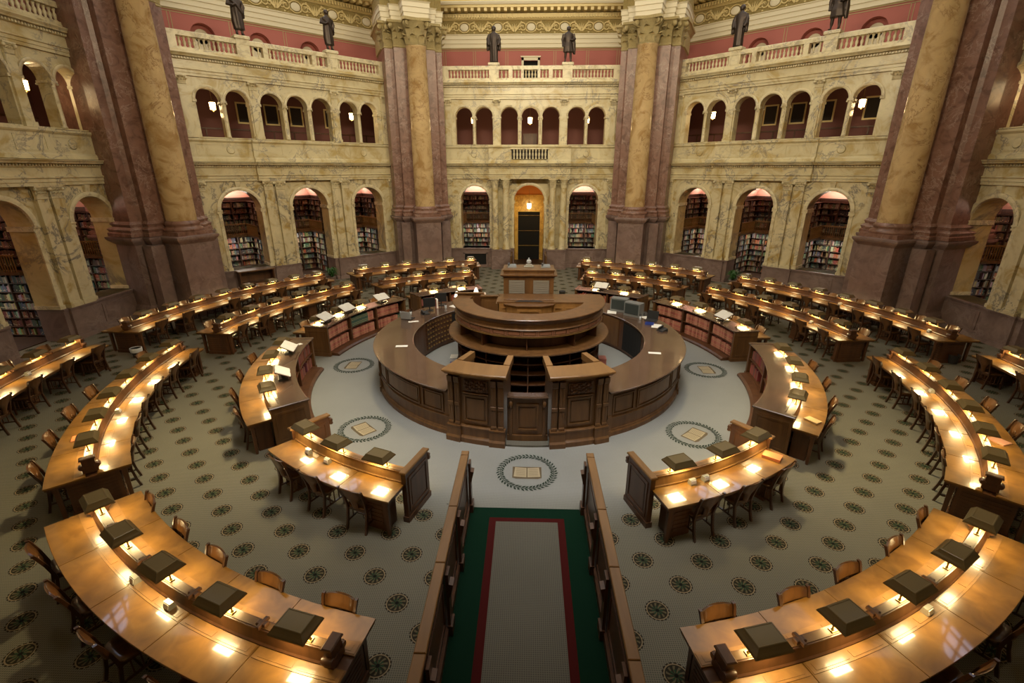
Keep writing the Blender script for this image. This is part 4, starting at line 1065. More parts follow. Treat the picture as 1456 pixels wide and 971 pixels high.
# lanterns hanging in the gallery and in the doorway
def lantern_proto():
    parts=[]
    m=MB(); m.tube([(0,0,.22),(0,0,.9)],.012,6); m.lathe([(.03,.22),(.05,.20),(.11,.16),(.13,.13),(.13,.12)],6,0,False); m.lathe([(.11,-.16),(.10,-.18),(.03,-.21),(.01,-.24)],6,0,False)
    for k in range(6):
        a=2*PI*k/6; m.tube([(.125*cos(a),.125*sin(a),.13),(.108*cos(a),.108*sin(a),-.17)],.013,4)
    parts.append(('frame',m.mesh('frame',M_brass)))
    m=MB(); m.lathe([(.115,.115),(.10,-.155)],6,0,False); parts.append(('glass',m.mesh('glass',M_lant)))
    return('hanging_lantern',parts)
LANT=lantern_proto()
def statue_mesh(kind):
    m=MB()
    def ell(z,rx,ry,cx=0,cy=0,n=20,fold=0.0,ph=0):
        return [(cx+(rx*(1+fold*sin(7*t+ph)))*cos(t),cy+(ry*(1+fold*sin(7*t+ph)))*sin(t),z) for t in[2*PI*k/n for k in range(n)]]
    if kind==0:   # long robe, hood
        m.loft([ell(.04,.20,.17,0,0,28,.08),ell(.4,.19,.16,0,0,28,.10,.4),ell(.8,.20,.16,0,0,28,.07,.8),ell(1.05,.19,.15,0,0,28,.04,1),ell(1.3,.235,.14,0,0,28,.02),ell(1.46,.22,.12,0,0,28,0),ell(1.54,.10,.09,0,0,28),ell(1.60,.065,.065,0,-.01,28)],0,True)
        for s in(-1,1):
            m.tube([(s*.21,0,1.43),(s*.275,-.02,1.2),(s*.26,-.08,.98),(s*.22,-.14,.86)],[.075,.085,.09,.045],10); m.loft([ell(.62,.055,.08,s*.29,-.01),ell(1.0,.085,.09,s*.275,-.02),ell(1.2,.07,.08,s*.265,0)],0,True)
        m.sphere((0,-.01,1.70),.11,12,8,0,(.88,1,1.2)); m.sphere((0,.02,1.74),.125,12,8,0,(.9,1,1.1))
    elif kind==1: # coat and breeches, legs apart
        for s in(-1,1):
            m.tube([(s*.14,.0,0.05),(s*.13,.02,.28),(s*.12,-.01,.5),(s*.10,0,.85)],[.045,.062,.066,.10],10); m.sphere((s*.15,-.07,.045),.05,8,6,0,(1,2.2,.8))
        m.loft([ell(.52,.26,.17,.02,.02,24,.06),ell(.8,.23,.16,0,0,24,.04),ell(1.0,.19,.14,0,0,24,.02),ell(1.25,.22,.14,0,0,24),ell(1.43,.225,.12,0,0,24),ell(1.52,.09,.085,0,0,24),ell(1.58,.06,.06,0,0,24)],0,True)
        m.tube([(-.23,0,1.42),(-.29,.0,1.15),(-.27,-.04,.88)],[.075,.065,.045],10); m.sphere((-.27,-.05,.83),.05)
        m.tube([(.23,0,1.42),(.30,-.02,1.18),(.16,-.17,1.08),(.08,-.17,1.12)],[.075,.068,.05,.04],10)
        m.loft([ell(.42,.06,.10,.30,.06),ell(.9,.09,.11,.27,.05),ell(1.15,.06,.08,.27,.02)],0,True)
        m.sphere((0,-.01,1.68),.105,12,8,0,(.88,1,1.2)); m.sphere((0,.02,1.72),.115,12,8,0,(.95,1,.9))
    else:         # toga, one arm bent
        for s in(-1,1): m.tube([(s*.10,-.01,.04),(s*.10,0,.3),(s*.10,0,.5)],[.05,.055,.07],8); m.sphere((s*.11,-.07,.045),.05,8,6,0,(1,2.2,.8))
        m.loft([ell(.25,.20,.15,.02,0,28,.08),ell(.6,.21,.16,0,0,28,.10,.6),ell(.9,.20,.16,0,0,28,.08,1.2),ell(1.15,.19,.15,0,0,28,.06,1.6),ell(1.32,.22,.14,0,0,28,.03),ell(1.45,.21,.12,0,0,28),ell(1.53,.09,.085,0,0,28),ell(1.60,.06,.06,0,0,28)],0,True)
        m.tube([(.21,0,1.42),(.28,-.0,1.18),(.24,-.04,.92)],[.07,.06,.042],10); m.sphere((.235,-.05,.86),.048)
        m.tube([(-.21,0,1.42),(-.29,-.03,1.2),(-.14,-.18,1.16),(-.03,-.19,1.24)],[.075,.07,.055,.04],10)
        m.tube([(-.20,-.05,1.45),(0,-.16,1.2),(.18,-.12,.92),(.24,.02,.75)],[.05,.055,.06,.05],8)
        m.sphere((0,-.01,1.70),.105,12,8,0,(.88,1,1.22)); m.sphere((0,.015,1.74),.112,12,8,0,(.95,1,.95))
    me=m.mesh('statue_raw',M_statue)
    o=bpy.data.objects.new('tmp',me); C.objects.link(o)
    md=o.modifiers.new('r','REMESH'); md.mode='VOXEL'; md.voxel_size=.022; md.use_smooth_shade=True
    dg=bpy.context.evaluated_depsgraph_get(); me2=bpy.data.meshes.new_from_object(o.evaluated_get(dg)); me2.name='statue'
    bpy.data.objects.remove(o); 
    for p in me2.polygons: p.use_smooth=True
    me2.materials.clear(); me2.materials.append(M_statue)
    return me2
STAT=[statue_mesh(k) for k in range(3)]

def area(name,M,sx,sy,power,col=(1,.8,.5)):
    l=bpy.data.lights.new(name,'AREA'); l.shape='RECTANGLE'; l.size=sx; l.size_y=sy; l.energy=power; l.color=col
    return link(name,l,None,M)

SIDE={'far':'far doorway','far_left':'far left','far_right':'far right','left':'left','right':'right'}
STK={('far',-1):(0,'robed bronze statue of a hooded figure, left of the small red-wall doorway'),('far',1):(1,'bronze statue in short coat and breeches, right of the small red-wall doorway'),
     ('far_left',-1):(2,'bronze statue on the left balustrade, its head cut off by the photo top'),('far_left',1):(2,'slim draped bronze statue on the far left balustrade beside the clustered pier'),
     ('far_right',-1):(0,'robed bronze statue on the far right balustrade beside the clustered pier'),('far_right',1):(1,'bronze statue cut off by the top of the photo, on the right balustrade')}
for nm,ang,off in BAYS:
    M=bayM(ang,off); door=nm=='far'
    root=struct(link('wall_'+nm,None,None,M))
    for pn,me in(MESH_D if door else MESH_S): struct(link(pn,me,root))
    b=link('balustrade',None,None,M); tag(b,'pale marble balustrade along the terrace above the %s arcade'%SIDE[nm],'balustrade','terrace balustrades'); balustrade(b,door)
    w=struct(link('window_%d'%(1+[b_[0] for b_ in BAYS].index(nm)),None,None,M))
    m=MB(); m.add([(0,3.5,14.3)]+[(3.05*cos(PI*k/24),3.5,14.3+3.05*sin(PI*k/24)) for k in range(25)],[tuple(range(26))]); link('pane',m.mesh('pane',M_sky),w)
    m=MB()
    for k in range(-4,5): h=math.sqrt(9-(k*.65)**2); m.box(k*.65-.04,k*.65+.04,3.40,3.48,14.3,14.3+h)
    for k in range(5): q=math.sqrt(max(.1,9-(k*.6)**2)); m.box(-q,q,3.40,3.48,14.3+k*.6-.04,14.3+k*.6+.04)
    link('mullions',m.mesh('mullions',M_black),w)
    # bookcases and books in the alcoves
    cs=[(-3.05,'left'),(3.05,'right')] if door else[(-3.05,'left'),(0,'middle'),(3.05,'right')]
    R=M.to_3x3()
    for c,word in cs:
        bc=link('alcove_bookcase',None,None,M); tag(bc,'dark two-storey bookcase with iron-railed balcony behind the %s arch of the %s wall'%(word,SIDE[nm]),'bookcase','alcove bookcases')
        fr=MB(); W=1.40
        lowz=[.10+.293*i for i in range(7)]; upz=[2.42+.284*i for i in range(5)]
        for z in lowz+[2.16]+upz+[3.84]:
            fr.box(c-W,c+W,3.28,3.58,z-.025,z)
            for s in(-1,1):
                if z<2.3 and not door and c!=0 and False: continue
                x0,x1=sorted((c+s*(W-.24),c+s*W)); fr.box(x0,x1,1.0,3.28,z-.025,z)
        for x in(-.47,.47): fr.box(c+x-.025,c+x+.025,3.26,3.58,0.03,3.84)
        for s in(-1,1):
            for v in(1.0,1.75,2.5): x0,x1=sorted((c+s*(W-.25),c+s*W)); fr.box(x0,x1,v-.02,v+.02,0.03,3.84)
        link('shelving',fr.mesh('shelving',M_shelf),bc)
        bl=MB(); bl.box(c-W+.24,c+W-.24,2.55,3.26,2.20,2.30)
        for s in(-1,1): x0,x1=sorted((c+s*(W-.62),c+s*(W-.25))); bl.box(x0,x1,.85,2.55,2.20,2.30)
        link('balcony',bl.mesh('balcony',M_line if False else M_wood2),bc)
        rl=MB(); rl.box(c-W+.62,c+W-.62,2.53,2.57,2.80,2.84); k=c-W+.64
        while k<c+W-.62: rl.box(k,k+.018,2.54,2.56,2.30,2.80); k+=.085
        for s in(-1,1):
            x=c+s*(W-.62); rl.box(x-.02,x+.02,.85,2.55,2.80,2.84); v=.9
            while v<2.5: rl.box(x-.01,x+.01,v,v+.018,2.30,2.80); v+=.085
        link('balcony_railing',rl.mesh('balcony_railing',M_rail),bc)
        alc=Books(); dd=R@Vector((1,0,0)); nn=R@Vector((0,-1,0))
        bright=[(.40,.33,.22),(.30,.22,.12),(.33,.10,.05),(.10,.12,.14),(.45,.42,.34),(.16,.06,.04),(.05,.05,.05),(.08,.13,.09)]
        for z in lowz:
            for x0,L in((-W+.25,.65),(-.44,.88),(.50,.65)):
                alc.row(M@Vector((c+x0,3.34,z)),dd,nn,L,.25,.2,(.022,.05),bright,.93)
            for s in(-1,1):
                for v0 in(1.03,1.78,2.53): alc.row(M@Vector((c+s*(W-.20),v0,z)),R@Vector((0,1,0)),R@Vector((-s,0,0)),.70,.25,.18,(.03,.055),bright,.93)
        for z in upz:
            for x0,L in((-W+.25,.65),(-.44,.88),(.50,.65)): alc.row(M@Vector((c+x0,3.34,z)),dd,nn,L,.24,.2,(.022,.05),None,.93)
            for s in(-1,1):
                for v0 in(1.03,1.78,2.53): alc.row(M@Vector((c+s*(W-.20),v0,z)),R@Vector((0,1,0)),R@Vector((-s,0,0)),.70,.24,.18,(.03,.055),None,.93)
        tag(alc.obj('shelved_books'),'books of many colours filling the shelves behind the %s arch of the %s wall'%(word,SIDE[nm]),'books','alcove books','stuff')
        area('alcove_cove_light',M@T(c,3.0,3.90)@Matrix.Rotation(rad(180),4,'X'),2.0,.3,42,(1,.86,.68))
        area('under_balcony_light',M@T(c,2.75,2.18),1.8,.15,32,(1,.93,.78))
    # lanterns
    lu=[(-3.10,'left'),(0,'middle'),(3.10,'right')] if door else[(-3.1,'left'),(3.1,'right')]
    for u,word in lu+([(0,'door')] if door else []):
        pl=bpy.data.lights.new('lantern_flame','POINT'); pl.energy=15; pl.color=(1,.66,.30); pl.shadow_soft_size=.10
        link('lantern_flame',pl,None,M@(T(u,1.2,3.0) if word=='door' else T(u,1.1,7.50)))
    for u,word in lu:
        build(LANT,M@T(u,1.1,7.85),'lit hanging lantern behind the %s gallery arches of the %s wall'%(word,SIDE[nm]),'lantern','gallery lanterns')
    if door: build(LANT,M@T(0,1.2,3.35),'lit hanging lantern in the arch over the dark far doorway','lantern')
    else:
        for q,(u,word) in enumerate(((-1.25,'left'),(0.0,'middle'),(1.2,'right'),(3.0,'far right'))):
            p=link('framed_picture',None,None,M@T(u,3.385,7.85)); tag(p,'dark framed picture on the red corridor wall, %s one behind the %s gallery'%(word,SIDE[nm]),'picture','corridor pictures')
            m=MB()
            for b_ in((-.34,.34,.40,.47),(-.34,.34,-.47,-.40),(-.34,-.27,-.40,.40),(.27,.34,-.40,.40)): m.box(b_[0],b_[1],-.03,.01,b_[2],b_[3])
            link('frame',m.mesh('frame',M_goldp),p); m=MB(); m.box(-.27,.27,-.01,.01,-.40,.40); link('canvas',m.mesh('canvas',M_darkin),p)
    for s in(-1,1):
        if (nm,s) in STK:
            k,lb=STK[(nm,s)]; sc=1.06
            o=link('statue',STAT[k],None,M@T(s*1.87,.03,10.40,0)@Matrix.Diagonal((1.03,.98,.87,1))); tag(o,lb,'statue')
    # warm gallery lamps (the lanterns' light) stay with the lantern glass itself

# ------------------------------------------------------------------ giant columns and piers
def pier_outline(o=0.0):
    f=[(-.98-o,.36-o),(.98+o,.36-o),(.98+o,.66-o*.5),(1.12+o,.70-o),(1.38+o,.70-o),(1.44+o,1.2)]
    return [(-1.44-o,3.2),(-1.44-o,1.2),(-1.38-o,.70-o),(-1.12-o,.70-o),(-.98-o,.66-o*.5)]+f[0:]+[(1.44+o,3.2)]
def stack(mb,levels,mi=0):
    mb.loft([[(x,y,z) for x,y in pier_outline(o)] for o,z in levels],mi)
def col_meshes():
    out=[]
    # pedestal
    m=MB()
    stack(m,[(.16,0),(.16,.35),(.10,.45),(.06,.5),(.06,2.72),(.09,2.76),(.17,2.86),(.20,2.93),(.20,2.99),(.06,3.02)])
    R=lambda h,f,z:[(-h,f,z),(h,f,z),(h,.5,z),(-h,.5,z)]
    m.loft([R(.78,-.78,0),R(.78,-.78,.35),R(.70,-.70,.47),R(.64,-.64,.5),R(.64,-.64,2.72),R(.67,-.67,2.76),R(.76,-.76,2.86),R(.80,-.80,2.93),R(.80,-.80,2.99),R(.66,-.66,3.02)])
    for s in(-1,1): m.loft([[(s*1.05-.22,.02,z),(s*1.05+.22,.02,z),(s*1.05+.22,.5,z),(s*1.05-.22,.5,z)] for z in(0,2.72)])
    out.append(('pedestal',m.mesh('pedestal',M_dado)))
    m=MB(); stack(m,[(.14,3.02),(.14,3.14),(.10,3.17),(.12,3.22),(.14,3.27),(.10,3.32),(.04,3.36),(.06,3.42),(.08,3.46),(.03,3.53),(0,3.56)])
    m.box(-.66,.66,-.66,.5,3.02,3.16); m.lathe([(.64,3.16),(.66,3.20),(.64,3.27),(.56,3.30),(.55,3.36),(.58,3.40),(.57,3.46),(.52,3.50),(.50,3.53)],36)
    out.append(('base_moulding',m.mesh('base_moulding',M_pier)))
    m=MB(); stack(m,[(0,3.56),(0,10.70)]); out.append(('pier',m.mesh('pier',M_pier)))
    m=MB(); m.lathe([(.50,3.53),(.50,5.5),(.485,8.0),(.455,10.62),(.48,10.65),(.48,10.70)],40); out.append(('shaft',m.mesh('shaft',M_shaft)))
    # capitals
    m=MB(); stack(m,[(-.01,10.70),(.03,10.73),(.0,10.77),(.0,11.25),(.06,11.45),(.20,11.64),(.26,11.66),(.26,11.76)])
    m.lathe([(.46,10.70),(.50,10.73),(.46,10.77),(.465,11.2),(.50,11.4),(.60,11.6),(.64,11.64)],28)
    ab=[]
    for k in range(4):
        a=PI/4+k*PI/2; c=(.86*cos(a),.86*sin(a))
        for d in(-.08,.08): ab.append((c[0]-d*sin(a),c[1]+d*cos(a)))
        a2=a+PI/4; ab.append((.56*cos(a2),.56*sin(a2)))
    m.prism(ab,11.64,11.76)
    for k in range(4):
        a=PI/4+k*PI/2
        for q in(-1,1): m.lathe([(.02,-.03),(.10,-.035),(.12,0),(.10,.035),(.02,.03)],12,0,True,T(.70*cos(a),.70*sin(a),11.53,a)@T(0,q*.06,0)@Matrix.Rotation(PI/2,4,'X'))
    for k in range(8):
        a=2*PI*k/8+PI/8; leafband(m,[(.47*cos(a),.47*sin(a),cos(a),sin(a),.15)],10.78,.40,.11); a+=PI/8; leafband(m,[(.475*cos(a),.475*sin(a),cos(a),sin(a),.14)],10.95,.56,.14)
    # leaves on pier faces
    pl=pier_outline(0)
    for i in range(1,len(pl)-2):
        (x0,y0),(x1,y1)=pl[i],pl[i+1]; L=math.hypot(x1-x0,y1-y0)
        if L<.18: continue
        n=max(1,int(L/.24)); nx,ny=(y1-y0)/L,-(x1-x0)/L
        for k in range(n):
            q=(k+.5)/n; leafband(m,[(x0+(x1-x0)*q,y0+(y1-y0)*q,nx,ny,L/n*.42)],10.78,.38,.09)
            q=(k+.25)/n; leafband(m,[(x0+(x1-x0)*q,y0+(y1-y0)*q,nx,ny,L/n*.40)],10.95,.52,.12)
    for x,y in((-1.0,.30),(1.0,.30),(-1.42,.68),(1.42,.68),(-1.15,.62),(1.15,.62)):
        m.sphere((x*1.08,y-.10,11.53),.11,10,6,0,(1,1,1.1))
    for sx in(-1,1): m.box(*sorted((sx*1.44,sx*1.50)),1.2,3.1,10.75,11.66)
    out.append(('capital',m.mesh('capital',M_cap)))
    # entablature blocks
    m=MB(); stack(m,[(.04,11.76),(.04,11.95),(.07,11.96),(.07,12.15),(.10,12.17),(.10,12.34),(.15,12.40)])
    R=lambda h,f,z:[(-h,f,z),(h,f,z),(h,.6,z),(-h,.6,z)]
    m.loft([R(.56,-.50,11.76),R(.56,-.50,11.95),R(.59,-.53,11.96),R(.59,-.53,12.15),R(.62,-.56,12.17),R(.62,-.56,12.34),R(.67,-.61,12.40)])
    out.append(('ivory_block',m.mesh('ivory_block',M_white)))
    m=MB(); stack(m,[(.04,12.40),(.04,13.08)]); m.loft([R(.54,-.48,12.40),R(.54,-.48,13.08)]); out.append(('gilded_block',m.mesh('gilded_block',M_gold)))
    m=MB(); stack(m,[(.08,13.08),(.16,13.38),(.5,13.6),(.5,13.84),(.1,13.9),(.1,16)]); m.loft([R(.58,-.52,13.08),R(.66,-.60,13.38),R(1.0,-.95,13.6),R(1.0,-.95,13.84),R(.6,-.5,13.9)])
    k=-.95
    while k<.9: m.box(k,k+.09,.36-.24,.36,13.14,13.32); k+=.15
    out.append(('gilded_cornice',m.mesh('gilded_cornice',M_goldp)))
    return out
COL=col_meshes()
for ang in(-22.5,22.5,-67.5,67.5):
    a=rad(ang); n=Vector((sin(a),cos(a),0))
    r=struct(link('column',None,None,Matrix.Translation(n*14.07)@Matrix.Rotation(-a,4,'Z')))
    for pn,me in COL: struct(link(pn,me,r))
# plain walls closing the room behind the camera
for nm,ang in(('near',180),('near_left',-135),('near_right',135)):
    m=MB(); m.box(-7.5,7.5,0,.4,0,16); struct(link('wall_'+nm,m.mesh('wall',M_cream),None,bayM(ang,0)))

# ------------------------------------------------------------------ things on desks
def sheet(w,d): 
    m=MB(); m.box(-w/2,w/2,-d/2,d/2,0,.004); return m.mesh('sheet',M_paper)
SH=sheet(.30,.12); SH2=sheet(.28,.36)
def paper(a,r,z,rz,label,me=SH):
    x,y,_=pol(r,a); tag(link('paper_sheet',me,None,T(x,y,z,rz)),label,'paper')
paper(-68.8,3.45,1.071,.1,'white paper strip on the left side of the ring counter top'); paper(63.9,3.46,1.071,-.15,'white paper strip on the right side of the ring counter top')
paper(-104,3.5,1.071,.3,'white paper lying below the grey laptop on the ring counter'); paper(128,3.35,1.071,-.2,'white paper in front of the grey television sets',SH2)
paper(100,3.75,1.071,-.3,'white paper behind the telephone on the right of the ring counter',SH2)
paper(-145,3.45,1.071,.4,'cream papers spread on the ring counter near the small table lamp',SH2); paper(-137,3.5,1.071,.9,'yellowish paper on the ring counter edge beside the small lamp',SH2)
paper(-152,3.7,1.071,.2,'white papers on the left rear of the ring counter',SH2); paper(112,3.9,1.071,.5,'large white sheet behind the open black laptop',SH2)
paper(-82,6.2,.921,1.0,'short white slip on the left side bookcase counter',SH); 
def open_book_on_stand(a,r,z,lab,labs,face=1):
    x,y,_=pol(r,a); M=T(x,y,z,rad(a)+(PI if face>0 else 0))
    st=link('book_stand',None,None,M); tag(st,labs,'stand','dark book stands')
    m=MB(); m.bbox(-.14,.14,-.10,.10,0,.03,.008); m.box(-.03,.03,-.03,.03,.03,.12); link('foot',m.mesh('foot',M_screen),st)
    m=MB(); Mt=T(0,0,.17)@Matrix.Rotation(rad(28),4,'X'); m.box(-.26,.26,-.17,.17,-.012,0,0,Mt); m.box(-.26,.26,-.185,-.17,-.012,.03,0,Mt); link('rest',m.mesh('rest',M_wood),st)
    bk=link('open_book',None,None,M@Mt); tag(bk,lab,'book')
    m=MB()
    for s in(-1,1):
        ring=lambda y:[(0,y,.012),(s*.06,y,.032),(s*.15,y,.030),(s*.25,y,.018),(s*.25,y,.003),(0,y,.002)]
        m.loft([ring(-.165),ring(.165)],0,False)
    link('pages',m.mesh('pages',M_paper),bk)
    m=MB(); m.box(-.258,.258,-.168,.17,0.0005,.0025); link('cover',m.mesh('cover',M_wood),bk)
for a,w in((-101.0,'nearest'),(-110.8,'middle'),(-125.0,'farthest')):
    open_book_on_stand(a,6.30,.921,'white open book on the %s stand of the left rear bookcase counter'%w,'dark stand under the %s open book, left rear bookcase counter'%w)
open_book_on_stand(-77,6.22,.921,'tilted white open book, farther one on the left side bookcase counter','stand under the farther open book of the left side bookcase counter')
open_book_on_stand(-61.5,6.22,.921,'tilted white open book, nearer one on the left side bookcase counter','stand under the nearer open book of the left side bookcase counter')
open_book_on_stand(106.5,6.28,.921,'white open book on the right rear bookcase counter','stand under the open book of the right rear bookcase counter')
open_book_on_stand(153.5,6.3,.921,'white open book on the far right bookcase counter','stand under the open book of the far right bookcase counter')
def closed_book(a,r,z,rz,mt,lab,w=.17,d=.24,h=.03):
    x,y,_=pol(r,a); o=link('book',None,None,T(x,y,z,rz)); tag(o,lab,'book')
    m=MB(); m.box(-w/2,w/2,-d/2,d/2,0,.004); m.box(-w/2,w/2,-d/2,d/2,h-.004,h); m.box(-w/2,-w/2+.006,-d/2,d/2,.004,h-.004); link('cover',m.mesh('cover',mt),o)
    m=MB(); m.box(-w/2+.006,w/2-.006,-d/2+.006,d/2-.006,.004,h-.004); link('pages',m.mesh('pages',M_paper),o)
closed_book(37.3,6.86,.701,.9,M_orbk,'orange book lying on the right end of the front right desk',.20,.28,.05)
closed_book(53.2,6.93,.701,.5,plain('pale_tan_cover',(.55,.36,.16),.5),'tan book lying at the near end of the right side desk',.17,.26,.03)
closed_book(-57.3,9.72,.701,.6,M_orbk,'red-orange folder on the middle-ring left side desk',.18,.22,.015)
closed_book(60.5,9.75,.701,.3,plain('salmon_cover',(.55,.26,.16),.5),'salmon folder on the middle-ring right side desk',.22,.26,.02)
# small metal card holders by the dividers
def holder_proto():
    m=MB(); m.loft([[(-.055,-.045,0),(.055,-.045,0),(.055,.045,0),(-.055,.045,0)],[(-.055,-.02,.085),(.055,-.02,.085),(.055,.03,.085),(-.055,.03,.085)]])
    k=MB(); k.box(-.045,.045,-.05,-.040,.012,.065,0,Matrix.Rotation(rad(-16),4,'X'))
    return('card_holder',[('case',m.mesh('case',M_steel)),('card',k.mesh('card',M_paper))])
HOLD=holder_proto()
for a,r,lab in((-34.0,6.74,'small metal card holder, farther of two on the front left desk'),(-29.6,6.74,'small metal card holder, nearer of two on the front left desk'),(22.4,6.74,'small metal card holder, nearer of two on the front right desk'),(24.6,6.74,'small metal card holder, farther of two on the front right desk'),
      (-24.6,9.56,'small metal card holder between lamps of the middle-ring left front desk'),(-29,9.56,'small dark card holder second along the middle-ring left front desk'),(27.5,9.56,'small metal card holder between lamps of the middle-ring right front desk')):
    x,y,_=pol(r,a); build(HOLD,T(x,y,.701,rad(a)),lab,'card holder')
for a,r,lab in((-62.5,9.27,'middle-ring left side desk'),(72.5,9.27,'middle-ring right side desk'),(-105,9.27,'middle-ring left rear desk'),(-118,9.27,'far part of the middle-ring left rear desk'),(-100.5,12.15,'near part of the outer-ring left rear desk'),(-112,12.15,'middle of the outer-ring left rear desk'),(112,12.15,'middle of the outer-ring right rear desk'),(97,12.15,'near end of the outer-ring right rear desk'),(-78,12.15,'outer-ring left side desk'),(104,9.27,'middle-ring right rear desk'),(152,9.27,'middle-ring right far desk'),(-146,9.27,'middle-ring left far desk'),(-164,12.15,'outer-ring left far desk'),(163,12.15,'outer-ring right far desk')):
    x,y,_=pol(r,a); build(HOLD,T(x,y,.701,rad(a)+PI),'metal card holder, inner side, '+lab,'card holder')
# electronics on the ring counter
def crt(a,r,lab,rz):
    x,y,_=pol(r,a); o=link('television_set',None,None,T(x,y,1.071,rz)); tag(o,lab,'television')
    m=MB(); R=lambda hx,y,z0,z1:[(-hx,y,z0),(hx,y,z0),(hx,y,z1),(-hx,y,z1)]
    m.loft([R(.26,-.22,0,.42),R(.26,.08,0,.42),R(.17,.26,.02,.34)]); link('cabinet',m.mesh('cabinet',M_grey),o)
    m=MB(); m.loft([R(.225,-.222,.07,.39),R(.21,-.228,.085,.375)]); link('screen',m.mesh('screen',plain('crt_glass',(.05,.06,.06),.15) if 'crt_glass' not in bpy.data.materials else bpy.data.materials['crt_glass']),o)
crt(128,3.72,'bulky grey television set, left one of the pair on the ring counter',rad(-25)); crt(118,3.72,'bulky grey television set, right one of the pair on the ring counter',rad(-40))
def laptop(a,r,rz,lab,mt):
    x,y,_=pol(r,a); o=link('laptop',None,None,T(x,y,1.071,rz)); tag(o,lab,'laptop')
    m=MB(); m.bbox(-.17,.17,-.12,.12,0,.022,.006); link('base',m.mesh('base',M_screen),o)
    m=MB(); m.box(-.17,.17,-.006,.006,0,.25,0,T(0,.12,.02)@Matrix.Rotation(rad(-14),4,'X')); link('lid',m.mesh('lid',mt),o)
laptop(-107.5,3.80,rad(165),'open laptop with pale grey lid on the left of the ring counter',M_lap); laptop(108,3.85,rad(-30),'open black laptop on the right of the ring counter',M_screen)
def phone(a,r,rz,lab):
    x,y,_=pol(r,a); root=link('telephone',None,None,T(x,y,1.071,rz)); tag(root,lab,'telephone')
    m=MB(); m.loft([[(-.11,-.11,0),(.11,-.11,0),(.11,.11,0),(-.11,.11,0)],[(-.10,-.10,.03),(.10,-.10,.03),(.10,.10,.08),(-.10,.10,.08)]]); link('body',m.mesh('body',M_screen),root)
    m=MB(); m.bar((-.07,-.08,.065),(-.07,.09,.115),.045,.035); link('handset',m.mesh('handset',M_screen),root)
phone(93.5,3.75,rad(-60),'black telephone at the right edge of the ring counter'); phone(-117,3.6,rad(40),'black telephone beside the pale laptop on the ring counter'); phone(-141,3.85,rad(20),'black telephone near the small lamp at the left rear counter'); phone(116,4.0,rad(20),'black telephone behind the grey television sets')
x,y,_=pol(3.62,103); o=link('desk_tray',None,None,T(x,y,1.071,-.4)); tag(o,'small blue tray in front of the black laptop','tray')
m=MB(); m.box(-.12,.12,-.08,.08,0,.01)
for q in((-.12,-.11,-.08,.08),(.11,.12,-.08,.08),(-.11,.11,-.08,-.07),(-.11,.11,.07,.08)): m.box(*q,.01,.05)
link('shell',m.mesh('shell',M_blue),o)
M_lshade=emis('small_lamp_shade_glow',(1,.88,.66),2.2)
for a,r,w in((-140.5,3.75,'nearer'),(-152.5,3.9,'farther')):
    x,y,_=pol(r,a); o=link('table_lamp',None,None,T(x,y,1.071)); tag(o,'small table lamp with white cone shade, %s one on the left rear counter'%w,'lamp','white table lamps')
    m=MB(); m.lathe([(.07,0),(.065,.015),(.015,.03),(.012,.26)],12); link('stem',m.mesh('stem',M_brass),o)
    m=MB(); m.lathe([(.095,.24),(.03,.42)],16,0,True,None,(0,0,0),False); link('shade',m.mesh('shade',M_lshade),o)
def monitor(a,r,rz,lab):
    x,y,_=pol(r,a); o=link('monitor',None,None,T(x,y,1.071,rz)); tag(o,lab,'monitor')
    m=MB(); m.bbox(-.11,.11,-.09,.09,0,.02,.006); m.box(-.02,.02,-.01,.02,.02,.14); link('stand',m.mesh('stand',M_screen),o)
    m=MB(); m.bbox(-.19,.19,-.025,.02,.12,.42,.008); link('screen',m.mesh('screen',M_screen),o)
monitor(-123,3.75,rad(200),'black computer monitor behind the telephone on the left of the ring counter'); monitor(-133,3.95,rad(190),'black computer monitor in front of the reddish chair, left rear of the ring counter')
def upright(a,r,rz,w,h,mt,lab,name='book',cat='book'):
    x,y,_=pol(r,a); o=link(name,None,None,T(x,y,1.071,rz)); tag(o,lab,cat)
    m=MB(); m.box(-w/2,w/2,-.10,.10,0,.006); m.box(-w/2,-w/2+.006,-.10,.10,.006,h); m.box(w/2-.006,w/2,-.10,.10,.006,h); link('cover',m.mesh('cover',mt),o)
    m=MB(); m.box(-w/2+.006,w/2-.006,-.095,.095,.006,h-.006); link('pages',m.mesh('pages',M_paper),o)
upright(-128.5,3.8,.4,.07,.30,M_redbk,'thick reddish binder standing between the two black monitors'); upright(-146.5,3.9,.9,.05,.26,M_grey,'grey binder standing between the two small table lamps'); upright(-157,3.85,.2,.06,.22,M_orbk,'orange binder at the far left end of the ring counter')
for a,r,w in((-113,3.95,'beside the pale laptop'),(-131,3.55,'at the inner edge below the black monitor'),(111,3.6,'beside the blue tray')):
    x,y,_=pol(r,a); o=link('pen_cup',None,None,T(x,y,1.071)); tag(o,'small cup of pens on the ring counter %s'%w,'cup')
    m=MB(); m.lathe([(.035,0),(.04,.10),(.034,.10),(.03,.008),(0,.008)],14,0,True,None,(0,0,0),False); link('cup',m.mesh('cup',M_lap),o)
    m=MB()
    for k in range(4): m.bar((.012*cos(k*1.6),.012*sin(k*1.6),.012),(.028*cos(k*1.6),.028*sin(k*1.6),.16),.007,.007)
    link('pens',m.mesh('pens',M_screen),o)
# office chair behind the left of the counter
x,y,_=pol(4.75,-127); build(CHAIR,T(x,y,0,rad(-127)+.3),'reddish wooden chair standing behind the left rear of the ring counter','chair')
x,y,_=pol(5.0,143); build(CHAIR,T(x,y,0,rad(143)+2.4),'brown wooden chair standing between the televisions and the far right bookcase','chair')
